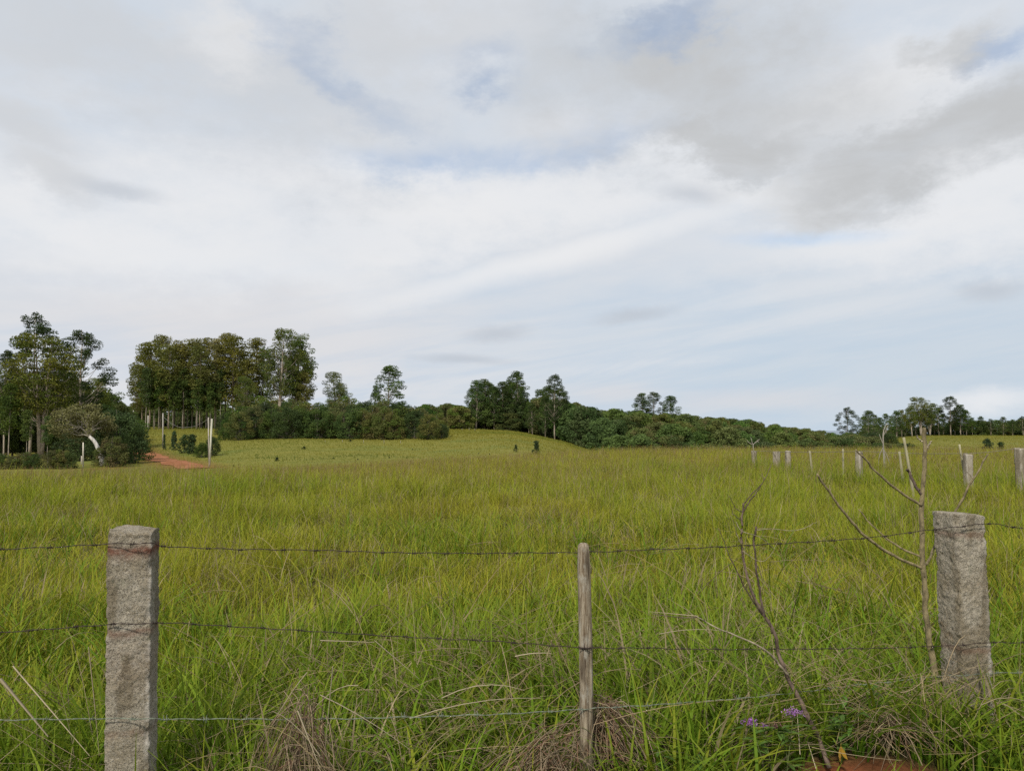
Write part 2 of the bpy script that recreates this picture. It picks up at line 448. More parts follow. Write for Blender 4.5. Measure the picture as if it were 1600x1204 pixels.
def G(x, y):
    x = np.asarray(x, float); y = np.asarray(y, float)
    r = np.hypot(x, y); a = np.clip(np.arctan2(x, y), -1.1, 1.1)
    px = 800 + FPX * np.tan(a); yy = r * np.cos(a)
    ci = np.clip((px + 400) / 10, 0, 239.999); ri = np.clip(np.log1p(yy) / _fy[-1] * 319, 0, 318.999)
    c0 = ci.astype(int); r0 = ri.astype(int); fc = ci - c0; fr = ri - r0
    z = (_T2[c0, r0] * (1 - fc) * (1 - fr) + _T2[c0 + 1, r0] * fc * (1 - fr) + _T2[c0, r0 + 1] * (1 - fc) * fr + _T2[c0 + 1, r0 + 1] * fc * fr)
    p = np.stack([x, y], -1)
    z = z + (fbm(p * .7, 3, 5) - .5) * .10 * np.clip(r / 3, 0, 1) + (fbm(p * .12, 3, 9) - .5) * .22 * np.clip((r - 8) / 12, 0, 1)
    z = z + .055 * np.exp(-((x - 1.25) / .45) ** 2 - ((y - 2.72) / .22) ** 2)
    z = z + (fbm(p * .03, 3, 12) - .5) * .5 * np.clip((r - 50) / 60, 0, 1)
    return z + EYE
def g1(x, y): return float(G(np.array([x]), np.array([y]))[0])

ROAD = [(205, 706, 100), (228, 711.5, 86), (250, 718, 75), (276, 726, 66), (312, 735, 59)]
def road_pts():
    o = []
    for px, py, Y in ROAD: o.append(((px - 800) / FPX * Y, Y))
    return np.array([p[:2] for p in smooth_pts([(a, b, 0) for a, b in o], 8)])
RP = road_pts()
def road_dist(x, y):
    d = np.full(x.shape, 1e9)
    for a, b in zip(RP[:-1], RP[1:]):
        ab = b - a; t = np.clip(((x - a[0]) * ab[0] + (y - a[1]) * ab[1]) / (ab @ ab), 0, 1)
        d = np.minimum(d, np.hypot(x - a[0] - t * ab[0], y - a[1] - t * ab[1]))
    return d
def red_mask(x, y):
    m = np.exp(-(((x - 1.16) / .30) ** 2 + ((y - 2.66) / .12) ** 2) ** 1.5)
    m = np.maximum(m, .55 * np.exp(-(((x + 29.6) / 1.6) ** 2 + ((y - 58) / 3) ** 2)))
    return np.maximum(m, np.clip(1.3 - road_dist(x, y) / 2.4, 0, 1) * .75)

def build_ground():
    az = np.concatenate([np.linspace(-180, -50, 27)[:-1], np.linspace(-50, 50, 401), np.linspace(50, 180, 27)[1:]])
    az = np.radians(az)
    rr = np.concatenate([np.linspace(.3, 12, 100), np.geomspace(12.2, 400, 240), np.geomspace(415, 9000, 40)])
    A, Rr = np.meshgrid(az, rr, indexing='ij')
    X = Rr * np.sin(A); Y = Rr * np.cos(A); Z = G(X, Y)
    V = np.stack([X, Y, Z], -1).reshape(-1, 3)
    na, nr = A.shape
    i = np.arange(na - 1)[:, None] * nr + np.arange(nr - 1)[None]
    q = np.stack([i, i + nr, i + nr + 1, i + 1], -1).reshape(-1, 4)
    c = np.zeros((len(V), 3)); c[:, 0] = red_mask(V[:, 0], V[:, 1])
    # close the small hole under the camera
    V = np.concatenate([V, [[0, 0, g1(0, 0.01)]]]); c = np.concatenate([c, [[0, 0, 0]]])
    k = np.arange(na - 1) * nr
    t = np.stack([k + nr, k, np.full(na - 1, len(V) - 1)], -1)
    o = link('ground', np_mesh('ground', V, q, t, c, M_GROUND)); tag(o, kind='structure')
    # road strip
    tn = np.gradient(RP, axis=0); tn /= np.linalg.norm(tn, axis=1)[:, None]; nn = np.stack([-tn[:, 1], tn[:, 0]], -1)
    ws = np.linspace(-1.1, 1.1, 7); vv = []
    for p, n in zip(RP, nn):
        for w in ws:
            q2 = p + n * (w * (1 + .12 * math.sin(p[1] * 1.3 + w)))
            vv.append((q2[0], q2[1], g1(*q2) + .06 - .03 * abs(w) / 1.1))
    m = len(ws); i = (np.arange(len(RP) - 1)[:, None] * m + np.arange(m - 1)[None])
    o = link('dirt_road', np_mesh('dirt_road', vv, np.stack([i, i + 1, i + m + 1, i + m], -1).reshape(-1, 4), None, None, M_ROAD)); tag(o, kind='structure')
    # sea
    a = np.radians(np.linspace(-75, 75, 40)); V = []
    for t_ in a:
        for r in (8200, 80000): V.append((r * math.sin(t_), r * math.cos(t_), EYE - 43))
    i = np.arange(39) * 2
    o = link('sea_water', np_mesh('sea_water', V, np.stack([i, i + 2, i + 3, i + 1], -1), None, None, sea_mat())); tag(o, kind='structure')
build_ground()

# ------------------------------------------------------------------ grass
rng = np.random.default_rng(11)
def strips(base, h, w, bend, az, face, S, colr, tipcol, tipstart=.3, upright=None, twist=0.0):
    """blades as tapered curved strips: returns verts, quads, tris, cols"""
    N = len(base); t = np.linspace(0, 1, S + 1)
    dx, dy = np.cos(az), np.sin(az)
    V = np.zeros((N, 2 * S + 1, 3), np.float32); Cc = np.zeros((N, 2 * S + 1, 3), np.float32)
    fx, fy = np.cos(face), np.sin(face)
    for k in range(S + 1):
        tt = t[k]
        out = h * bend * tt ** 1.8
        up = h * (tt - .42 * np.minimum(bend, 1.4) * tt ** 2.4)
        cx = base[:, 0] + dx * out; cy = base[:, 1] + dy * out; cz = base[:, 2] + up
        wid = w * (.55 + .9 * tt - 1.45 * tt ** 2.2) if k < S else 0 * w
        f = np.clip((tt - tipstart) / (1 - tipstart), 0, 1)
        cc = colr * (1 - f) + tipcol * f
        if k < S:
            V[:, 2 * k, 0] = cx - fx * wid / 2; V[:, 2 * k, 1] = cy - fy * wid / 2; V[:, 2 * k, 2] = cz
            V[:, 2 * k + 1, 0] = cx + fx * wid / 2; V[:, 2 * k + 1, 1] = cy + fy * wid / 2; V[:, 2 * k + 1, 2] = cz
            Cc[:, 2 * k] = cc; Cc[:, 2 * k + 1] = cc
        else:
            V[:, 2 * k, 0] = cx; V[:, 2 * k, 1] = cy; V[:, 2 * k, 2] = cz; Cc[:, 2 * k] = cc
    off = (np.arange(N) * (2 * S + 1))[:, None, None]
    q = np.array([[2 * k, 2 * k + 1, 2 * k + 3, 2 * k + 2] for k in range(S - 1)], np.int64).reshape(1, -1, 4)
    tr = np.array([[[2 * S - 2, 2 * S - 1, 2 * S]]])
    Q = (q + off).reshape(-1, 4) if S > 1 else np.zeros((0, 4), np.int64)
    return V.reshape(-1, 3), Q, (tr + off).reshape(-1, 3), Cc.reshape(-1, 3)

def scatter(y0, y1, dens, tuft=.0, tr=.07, per=24, margin=(.80, 2.3), rng=rng):
    """points over the visible wedge, a share of them gathered into tufts"""
    area = margin[0] * (y1 ** 2 - y0 ** 2) + 2 * margin[1] * (y1 - y0)
    def pts(n):
        s = margin[0] * 2; o = []; m = 0
        while m < n:
            y = rng.uniform(y0, y1, n * 2); keep = rng.random(n * 2) < (s * y + 2 * margin[1]) / (s * y1 + 2 * margin[1])
            y = y[keep]; x = rng.uniform(-1, 1, len(y)) * (margin[0] * y + margin[1]); o.append(np.stack([x, y], -1)); m += len(y)
        return np.concatenate(o)[:n]
    n = int(area * dens); nt = int(n * tuft / per)
    A = pts(n - nt * per); outA = rng.uniform(0, 2 * math.pi, len(A)); rA = np.zeros(len(A)); idA = rng.random(len(A))
    if nt == 0: return A, outA, rA, idA
    c = pts(nt); a = rng.uniform(0, 2 * math.pi, (nt, per)); r = np.sqrt(rng.random((nt, per)))
    size = tr * rng.uniform(.6, 1.5, (nt, 1))
    B = np.stack([c[:, :1] + np.cos(a) * r * size, c[:, 1:] + np.sin(a) * r * size], -1).reshape(-1, 2)
    idt = np.repeat(rng.random(nt), per)
    return np.concatenate([A, B]), np.concatenate([outA, a.ravel()]), np.concatenate([rA, r.ravel()]), np.concatenate([idA, idt])

YEL = np.array([0.285, 0.268, 0.028]); GRN = np.array([0.112, 0.210, 0.014]); DGR = np.array([0.034, 0.092, 0.010])
STRAW = np.array([0.34, 0.27, 0.16]); OLV = np.array([0.22, 0.185, 0.045]); BRN = np.array([0.20, 0.125, 0.06])
def grass_fields(p):
    x, y = p[:, 0], p[:, 1]
    lush = .55 * fbm(p * .35 + 3, 3, 41) + .45 * fbm(p * np.array([.10, .16]) + 8, 3, 49) + .03; patch = fbm(p * 1.1, 3, 43); hol = fbm(p * .8 + 9, 3, 47)
    near = np.clip((6.0 - y) / 3.2, 0, 1)
    g = np.clip(.28 + 1.5 * (lush - .5) + .9 * (patch - .5) + .72 * near - .18 * np.clip((y - 9) / 25, 0, 1), 0, 1)
    hh = .38 + .50 * (patch - .5) + .22 * (lush - .5) - .15 * np.clip(hol - .58, 0, .3) / .3
    return g, hh, patch, lush

def grass_tier(y0, y1, dens, S, w, tuft, tr, per, hk=1.0, cull=None):
    p, outa, rt, idn = scatter(y0, y1, dens, tuft, tr, per)
    g, hh, patch, lush = grass_fields(p)
    keep = np.ones(len(p), bool)
    keep &= rng.random(len(p)) > red_mask(p[:, 0], p[:, 1]) * 1.2
    hol = fbm(p * 2.3 + 31, 2, 77)
    keep &= rng.random(len(p)) > np.clip((hol - .62) * 6, 0, .85)
    if cull is not None: keep &= cull(p[:, 0], p[:, 1])
    p, outa, rt, idn, g, hh = p[keep], outa[keep], rt[keep], idn[keep], g[keep], hh[keep]
    N = len(p)
    h = hh * rng.uniform(.55, 1.25, N) * (1 - .25 * rt) * hk * (.8 + .45 * idn)
    h *= np.clip(.62 + (p[:, 1] - 2.0) * .35, .55, 1)
    h *= 1 - .62 * np.exp(-((p[:, 0] - 1.15) / .36) ** 4) * np.clip((2.72 - p[:, 1]) / .1, 0, 1)
    h *= 1 + .22 * np.clip((p[:, 1] - 10) / 8, 0, 1)
    h *= 1 - .35 * np.exp(-((p[:, 0] - 1.70) / .22) ** 4) * (p[:, 1] < 3.1) * (p[:, 1] > 2.3)
    bend = np.abs(rng.normal(.42, .30, N)) + .30 * rt
    swirl = fbm(p * .9 + 17, 3, 61) * 14
    a = np.where(rng.random(N) < .5, swirl + rng.normal(0, .6, N), outa + rng.normal(0, .5, N))
    lodge = np.clip((fbm(p * .75 + 51, 3, 63) - .56) * 8, 0, 1) * rng.random(N)
    bend = bend + .8 * lodge; h = h * (1 - .25 * lodge)
    face = a + math.pi / 2 + rng.normal(0, .7, N)
    gg = np.clip(g + rng.normal(0, .16, N) + (idn - .5) * .35, 0, 1)[:, None]
    col = YEL * (1 - gg) + GRN * gg
    dk = np.clip((gg - .7) * 2.4, 0, 1) * rng.random((N, 1)); col = col * (1 - dk) + DGR * dk
    tip = col * .60 + YEL * .52
    dry = rng.random(N)
    pd = .035 + .07 * (1 - g) + .25 * np.clip((fbm(p * 1.3 + 71, 3, 65) - .60) * 8, 0, 1)
    dm = (dry < pd)[:, None]
    col = np.where(dm, STRAW * rng.uniform(.6, 1.05, (N, 1)), col); tip = np.where(dm, STRAW * rng.uniform(.7, 1.1, (N, 1)), tip)
    var = rng.uniform(.78, 1.2, (N, 1)); col = col * var; tip = tip * var
    ww = w * rng.uniform(.5, 1.5, N) * (1 + (.35 * g + .9 * (rng.random(N) < .22)) * (p[:, 1] < 6))
    base = np.stack([p[:, 0], p[:, 1], G(p[:, 0], p[:, 1]) - .01], -1)
    return strips(base, h, ww, bend, a, face, S, col, tip)

def stalks(y0, y1, dens, w, hlo, hhi, cols, S=3, head=0.0, cull=None, bend=.25):
    p, outa, _, _ = scatter(y0, y1, dens)
    if cull is not None:
        k = cull(p[:, 0], p[:, 1]); p = p[k]; outa = outa[k]
    N = len(p); h = rng.uniform(hlo, hhi, N); a = rng.normal(.2, 1.3, N)
    b = np.abs(rng.normal(bend, .18, N))
    base = np.stack([p[:, 0], p[:, 1], G(p[:, 0], p[:, 1])], -1)
    c = cols[rng.integers(0, len(cols), N)] * rng.uniform(.75, 1.2, (N, 1))
    V, Q, T_, Cc = strips(base, h, np.full(N, w) * rng.uniform(.7, 1.3, N), b, a, rng.uniform(0, 6.3, N), S, c, c)
    out = [(V, Q, T_, Cc)]
    if head:     # loose seed heads: a few short fine blades round the stalk's end
        tipx = base[:, 0] + np.cos(a) * h * b; tipy = base[:, 1] + np.sin(a) * h * b; tipz = base[:, 2] + h * (1 - .42 * np.minimum(b, 1.4))
        rep = 5
        tb = np.repeat(np.stack([tipx, tipy, tipz], -1), rep, 0)
        down = rng.random(len(tb)) * head
        tb[:, 2] -= down; hb = rng.uniform(.3, .7, len(tb)) * head
        tb[:, 0] -= np.repeat(np.cos(a) * b, rep) * down; tb[:, 1] -= np.repeat(np.sin(a) * b, rep) * down
        cc = np.repeat(c, rep, 0) * np.array([1.0, .86, .85])
        out.append(strips(tb, hb, np.full(len(tb), w * .9), rng.uniform(.2, 1.0, len(tb)), rng.uniform(0, 6.3, len(tb)), rng.uniform(0, 6.3, len(tb)), 1, cc, cc))
    return out

def join_parts(parts, name, mat, label):
    V, Q, T_, Cc = [], [], [], []; n = 0
    for v, q, t, c in parts:
        V.append(v); Q.append(q + n); T_.append(t + n); Cc.append(c); n += len(v)
    o = link(name, np_mesh(name, np.concatenate(V), np.concatenate(Q), np.concatenate(T_), np.concatenate(Cc), mat))
    return tag(o, label, 'grass', kind='stuff')

def vis(x, y):     # leave out what the crest hides
    px = 800 + FPX * x / y
    lim = np.interp(px, [0, 300, 450, 700, 900, 1000], [30, 30, 34, 44, 52, 56])
    return y < lim
parts = [grass_tier(1.5, 4.2, 1900, 5, .0062, .6, .06, 26),
         grass_tier(4.2, 8, 1250, 4, .0072, .6, .08, 24),
         grass_tier(8, 15, 760, 3, .0088, .55, .11, 24),
         grass_tier(15, 28, 480, 2, .0125, .5, .16, 20, 1.0, vis),
         grass_tier(28, 58, 190, 2, .021, .4, .25, 18, 1.0, vis)]
def broad_blades(y0, y1, dens, w):
    p, outa, rt, idn = scatter(y0, y1, dens, .8, .05, 9)
    k = (rng.random(len(p)) > red_mask(p[:, 0], p[:, 1]) * 1.2) & (fbm(p * .8 + 3, 3, 91) > .40)
    k &= ~((np.abs(p[:, 0] - 1.15) < .4) & (p[:, 1] < 2.7))
    p, outa, rt, idn = p[k], outa[k], rt[k], idn[k]; N = len(p)
    h = rng.uniform(.26, .52, N) * np.clip(.7 + (p[:, 1] - 2.0) * .35, .6, 1)
    c = (GRN * .85 + (YEL * .8 - GRN * .85) * (rng.random((N, 1)) ** 2.2) * .8) * rng.uniform(.65, 1.15, (N, 1))
    base = np.stack([p[:, 0], p[:, 1], G(p[:, 0], p[:, 1])], -1)
    return strips(base, h, w * rng.uniform(.6, 1.3, N), rng.uniform(.25, 1.1, N), outa + rng.normal(0, .4, N), outa + math.pi / 2 + rng.normal(0, .6, N), 5, c, c * 1.1 + YEL * .12)
parts += [broad_blades(2.2, 5.5, 430, .0125), broad_blades(5.5, 11, 90, .013)]
join_parts(parts, 'meadow_grass', M_GRASS, 'tall yellow green pasture grass filling the field behind the fence')
BR = np.array([OLV, BRN, STRAW * .8, OLV * .9])
parts = stalks(2.4, 8, 14, .0022, .45, .75, np.array([BRN * .6, OLV, STRAW * .8]), 4, .05, None, .45)
parts += stalks(8, 20, 10, .0045, .45, .7, BR, 3, .10, vis)
parts += stalks(18, 56, 22, .008, .45, .68, BR, 2, .14, vis)
join_parts(parts, 'seeding_grass_stems', M_STRAW, 'thin brownish seed stems standing above the pasture grass')

def far_pasture():
    n = 90000; px = rng.uniform(150, 960, n); Y = np.sqrt(rng.uniform(38 ** 2, 185 ** 2, n))
    x = (px - 800) / FPX * Y; p = np.stack([x, Y], -1)
    k = road_dist(x, Y) > 1.05 + rng.random(len(x)) * .6; p = p[k]
    n2 = 24000; px = rng.uniform(1350, 1750, n2); Y = np.sqrt(rng.uniform(150 ** 2, 380 ** 2, n2))
    p = np.concatenate([p, np.stack([(px - 800) / FPX * Y, Y], -1)])
    N = len(p); b = fbm(p * .06, 3, 3); b2 = fbm(p * .3, 3, 4)
    g = np.clip((b - .42) * 2.2 + rng.normal(0, .12, N), 0, 1)[:, None]
    c = (np.array([.190, .175, .030]) * (1 - g) + np.array([.120, .145, .024]) * g) * rng.uniform(.92, 1.08, (N, 1))
    ppx = 800 + FPX * p[:, 0] / p[:, 1]; ppy = 672 - FPX * (G(p[:, 0], p[:, 1]) - EYE) / p[:, 1]
    bank = (np.abs(ppy - 714.5 - 2 * np.sin(ppx * .03)) < 2.2 * fbm(p * .25, 2, 9) * 2) & (ppx > 400) & (ppx < 660) & (p[:, 1] < 90)
    c = np.where(bank[:, None], c * np.array([.55, .68, .6]), c)
    h = rng.uniform(.08, .26, N) * (.5 + b2) * np.where(bank, 1.5, 1); s = p[:, 1] / 100
    base = np.stack([p[:, 0], p[:, 1], G(p[:, 0], p[:, 1]) - .02], -1)
    o = strips(base, h * np.clip(s, .7, 1.6),   .07 * s * rng.uniform(.6, 1.4, N), rng.uniform(.1, .8, N), rng.uniform(0, 6.3, N), rng.uniform(-.5, .5, N), 2, c, c * 1.08)
    join_parts([o], 'pasture_grass', M_GRASS, 'short grazed grass on the far slopes of the pasture')
far_pasture()

def dry_thatch():
    V = MB(); r = np.random.default_rng(5)
    def straw(p0, p1, sag, w, c):
        p0 = np.array(p0, float); p1 = np.array(p1, float); n = 6; t = np.linspace(0, 1, n)
        pts = p0 + (p1 - p0) * t[:, None]; pts[:, 2] += sag * 4 * t * (1 - t)
        V.tube(pts, [w, w * .8, w * .35], 3, c, False)
    # long stems lying at all angles between the blades
    zones = [(-1.2, -.95, 2.35, 3.0, 70, .45), (-.75, .12, 2.35, 3.0, 210, .32), (.9, 1.7, 2.6, 2.95, 200, .25), (-1.9, -1.2, 2.4, 3.4, 60, .5), (-1.5, 1.8, 2.6, 4.5, 170, .5), (-.9, .2, 3.2, 4.2, 120, .5), (-3.0, 3.0, 4, 9, 160, .5)]
    for x0, x1, y0, y1, n, L in zones:
        for _ in range(n):
            x, y = r.uniform(x0, x1), r.uniform(y0, y1); a = r.uniform(0, 6.28); l = L * r.uniform(.4, 1.3)
            z = g1(x, y) + r.uniform(.03, .30)
            e = (x + math.cos(a) * l, y + math.sin(a) * l * .6, z + r.uniform(-.35, .75) * l)
            c = STRAW * r.uniform(.55, 1.25) * np.array([1, r.uniform(.9, 1.02), r.uniform(.75, 1.05)])
            straw((x, y, z), e, r.uniform(-.02, .08), r.uniform(.0008, .0017) * (1 if y < 4 else 1.8), c)
    # straws the photograph shows singly
    for (a, b, Y, sg, w) in [((585, 1000), (655, 1060), 2.75, 0, .0022), ((500, 1085), (640, 1170), 2.5, .01, .002), ((640, 1122), (845, 1090), 2.6, .02, .0022), ((690, 1090), (820, 1078), 2.7, .03, .0022),
                             ((805, 1025), (862, 1020), 2.8, .005, .0028), ((500, 1000), (585, 1003), 2.75, 0, .0022), ((0, 1060), (75, 1150), 2.45, 0, .0055), ((20, 1040), (140, 1180), 2.5, 0, .0026),
                             ((138, 1010), (155, 1180), 2.5, .01, .0022), ((500, 1180), (425, 1110), 2.45, .02, .0025), ((520, 1040), (505, 1200), 2.45, 0, .002), ((560, 1070), (480, 1120), 2.5, .03, .002),
                             ((1090, 962), (1015, 955), 2.85, 0, .002), ((1030, 990), (1130, 985), 2.85, .01, .0015), ((1400, 1010), (1465, 1120), 2.95, 0, .002), ((1440, 1030), (1500, 1110), 2.9, 0, .002),
                             ((1250, 1178), (1245, 1105), 2.6, 0, .002), ((1275, 1200), (1262, 1158), 2.6, 0, .002), ((480, 1050), (420, 1140), 2.5, .01, .0022), ((465, 1110), (500, 1200), 2.4, 0, .003)]:
        straw(P(*a, Y), P(*b, Y + r.uniform(-.08, .08)), sg, w, np.array([.46, .38, .25]) * r.uniform(.8, 1.1))
    o = link('dry_straw', V.mesh('dry_straw', M_STRAW)); tag(o, 'tan dead straw lying through the green grass along the fence', 'dry grass', kind='stuff')
dry_thatch()

def dead_clump(px, py, Y, n, R_, Hh, label, seed, lean=0.0):
    r = np.random.default_rng(seed); top = P(px, py, Y); base = Vector((top.x, top.y, g1(top.x, top.y))); Hh = max(.1, top.z - base.z)
    V = MB()
    for _ in range(n):
        a = r.uniform(0, 6.28); rr = R_ * r.uniform(.25, 1.15)
        p0 = np.array([r.normal(0, .035), r.normal(0, .03), Hh * r.uniform(.55, 1.08)])
        p2 = np.array([math.cos(a) * rr + lean * r.random(), math.sin(a) * rr * .6, Hh * r.uniform(-.02, .55)])
        p1 = (p0 * .55 + p2 * .45); p1[2] += Hh * r.uniform(-.1, .45); p1[:2] = p1[:2] * 1.1 + r.normal(0, .025, 2)
        t = np.linspace(0, 1, 7)[:, None]
        pts = (1 - t) ** 2 * p0 + 2 * t * (1 - t) * p1 + t * t * p2
        k = r.random(); c = (np.array([.33, .25, .16]) if k < .7 else np.array([.22, .13, .08])) * r.uniform(.55, 1.25)
        V.tube(pts, [.0011, .0015, .0006], 3, c, False)
    o = link('dead_grass_clump', V.mesh('dead_grass_clump', M_STRAW), None, base)
    tag(o, label, 'dead grass')
dead_clump(942, 1098, 2.74, 400, .26, .34, 'drooping tan tuft of dead grass heaped against the wooden stake', 3, .02)
dead_clump(474, 1092, 2.52, 150, .19, .30, 'small brown sheaf of dead grass between the left stone post and the stake', 4)
dead_clump(868, 1140, 2.52, 170, .22, .22, 'flattened pale dead grass tuft left of the wooden stake foot', 8, -.08)
dead_clump(1395, 1118, 2.80, 110, .26, .16, 'loose dead grass tuft beside the red soil near the right stone post', 9, -.05)

# ------------------------------------------------------------------ near fence
def rough_post(name, w, h, seed, rz, loc, label, group, top=.012, amp=.006, rust=(), res=.0045, lean=(0, 0), segs=None):
    n = max(3, int(round(w / res))); m = max(6, int(round(h / res)))
    vs = []; idx = {}
    us = np.linspace(-1, 1, n + 1)
    ring = [(u, -1) for u in us[:-1]] + [(1, u) for u in us[:-1]] + [(-u, 1) for u in us[:-1]] + [(-1, -u) for u in us[:-1]]
    ring = np.array(ring); nr = len(ring)
    # soften corners
    rr = np.linalg.norm(ring, axis=1); mx = np.abs(ring).max(1)
    k = .035; shape = ring * (1 - k * np.clip((rr - 1) / .414, 0, 1) ** 2)[:, None] * w / 2
    zs = np.linspace(-.12, h, m + 1)
    V = np.zeros((m + 1, nr, 3)); V[:, :, :2] = shape; V[:, :, 2] = zs[:, None]
    caps = []
    for s in np.linspace(1, 0, n // 2 + 1)[1:]:
        c = np.zeros((nr, 3)); c[:, :2] = shape * s; c[:, 2] = h; caps.append(c)
    V = np.concatenate([V, np.array(caps)], 0); M = len(V)
    f = V.reshape(-1, 3)
    d = f.copy(); d[:, 2] *= 0; ln = np.linalg.norm(d, axis=1)[:, None] + 1e-6; d = np.sign(d) * (np.abs(d) / (np.abs(d).max(1)[:, None] + 1e-6)) ** 6; d /= np.linalg.norm(d, axis=1)[:, None] + 1e-6
    e = fbm(f * 26, 5, seed, .62) - .5; e2 = fbm(f * 5.5 + 4, 3, seed + 5) - .5; e3 = fbm(f * 90, 3, seed + 9, .7) - .5
    edge = np.clip((np.abs(f[:, :2]).min(1) / (w / 2) - .72) / .28, 0, 1) * (f[:, 2] < h + 1)
    chip = np.clip(fbm(f * np.array([9, 9, 20]) + 8, 3, seed + 3) - .48, 0, 1) * edge
    side = np.minimum(1, ln[:, 0] / (w * .3))
    off = (e * 2.4 * amp + e2 * 1.2 * amp + e3 * 1.7 * amp - chip * .040) * side
    f[:, :2] += d[:, :2] * off[:, None]
    topk = np.clip((f[:, 2] - (h - .05)) / .05, 0, 1)
    rad = np.linalg.norm(f[:, :2], axis=1) / (w / 2)
    tilt = (fbm(f[:, :2] * 14 + 3, 4, seed + 2, .6) - .5) * 2.2 * top - np.clip(rad - 1.1, 0, 1) * top * 1.6 - f[:, 0] * .06
    f[:, 2] += topk * tilt
    f[:, 0] += lean[0] * (h - f[:, 2]); f[:, 1] += lean[1] * (h - f[:, 2])
    i = (np.arange(M - 1)[:, None] * nr + np.arange(nr)[None]); j = (np.arange(M - 1)[:, None] * nr + (np.arange(nr)[None] + 1) % nr)
    q = np.stack([i, j, j + nr, i + nr], -1).reshape(-1, 4)
    c = np.zeros((len(f), 3))
    c[:, 1] = .75 * np.clip((np.abs(V.reshape(-1, 3)[:, :2]).min(1) / (w / 2) - .80) / .16, 0, 1) * (fbm(f * np.array([12, 12, 26]), 3, seed + 30) > .45)
    c[:, 2] = np.clip((fbm(f * np.array([16, 16, 3.5]), 4, seed + 31) - .50) * 6, 0, .8)
    for zr, s, am in rust:
        dz = f[:, 2] - zr; wob = (fbm(f * np.array([30, 30, 8]), 3, seed + 8) - .5)
        c[:, 0] = np.maximum(c[:, 0], am * np.exp(-((dz + .006 + wob * .03) / np.where(dz < 0, s * 1.8, s)) ** 2))
    me = np_mesh(name, f, q, None, c, M_GRANITE)
    o = link(name, me); o.location = loc; o.rotation_euler = (0, 0, rz)
    return tag(o, label, 'fence post', group)

NF = 'posts of the near wire fence'
lp = P(210, 826, 2.51); lp.z = g1(lp.x, lp.y)
Hl = P(210, 826, 2.51).z - lp.z
rough_post('stone_post', .130, Hl, 21, R(14), lp + Vector((.0, 0, 0)), 'rough granite fence post with rust stains at the left of the fence', NF, rust=[(Hl - .055, .012, .9), (Hl - .30, .008, .5), (Hl - .60, .006, .25), (Hl - .37, .05, .12)], lean=(.012, 0), top=.010, amp=.0055)
rp = P(1497, 801, 3.09); Hr = rp.z - g1(rp.x, rp.y); rp.z = g1(rp.x, rp.y)
rough_post('stone_post', .130, Hr, 57, R(8), rp, 'mottled grey granite fence post turned cornerwise at the right beside the tall sapling', NF, rust=[(Hr - .07, .008, .4), (Hr - .50, .007, .4)], lean=(.022, 0), top=.006, amp=.006)

def wood_stake():
    top = P(914, 853, 2.66); gz = g1(top.x, top.y); h = top.z - gz; r = np.random.default_rng(2)
    nz = 90; ns = 28; th = np.linspace(0, 2 * math.pi, ns, endpoint=False); zs = np.linspace(-.1, h, nz)
    Z, T_ = np.meshgrid(zs, th, indexing='ij')
    pr = np.stack([np.cos(T_) * 1.6, np.sin(T_) * 1.6, Z * 1.3], -1)
    rad = .0215 + .0045 * (fbm(pr * np.array([2.2, 2.2, 1.0]), 4, 8, .6) - .5) + .003 * (vnoise(np.stack([T_ * 4, Z * 2.2, 0 * Z], -1), 4) - .5)
    crack = np.exp(-((np.angle(np.exp(1j * (T_ - (-1.3 + .25 * np.sin(Z * 5))))) / .10) ** 2)) * (Z < h - .22)
    rad = rad - .006 * crack; rad = rad * (1 - .14 * np.clip((Z - h + .10) / .10, 0, 1) ** 2)
    cx = .004 * np.sin(Z * 4) ; V = np.stack([cx + rad * np.cos(T_), rad * np.sin(T_), Z], -1)
    cap = [V[-1] * np.array([s, s, 1]) + np.array([cx[-1, 0] * (1 - s), 0, b]) for s, b in ((.85, .006), (.5, .011), (.02, .012))]
    V = np.concatenate([V, np.array(cap)]); M = len(V)
    i = (np.arange(M - 1)[:, None] * ns + np.arange(ns)[None]); j = (np.arange(M - 1)[:, None] * ns + (np.arange(ns)[None] + 1) % ns)
    me = np_mesh('wooden_stake', V.reshape(-1, 3), np.stack([i, j, j + ns, i + ns], -1).reshape(-1, 4), None, None, M_WOOD)
    o = link('wooden_stake', me); o.location = (top.x, top.y, gz); o.rotation_euler = (0, R(-.3), 0)
    tag(o, 'thin weathered wooden stake with peeling bark between the two stone posts', 'fence post', NF)
wood_stake()

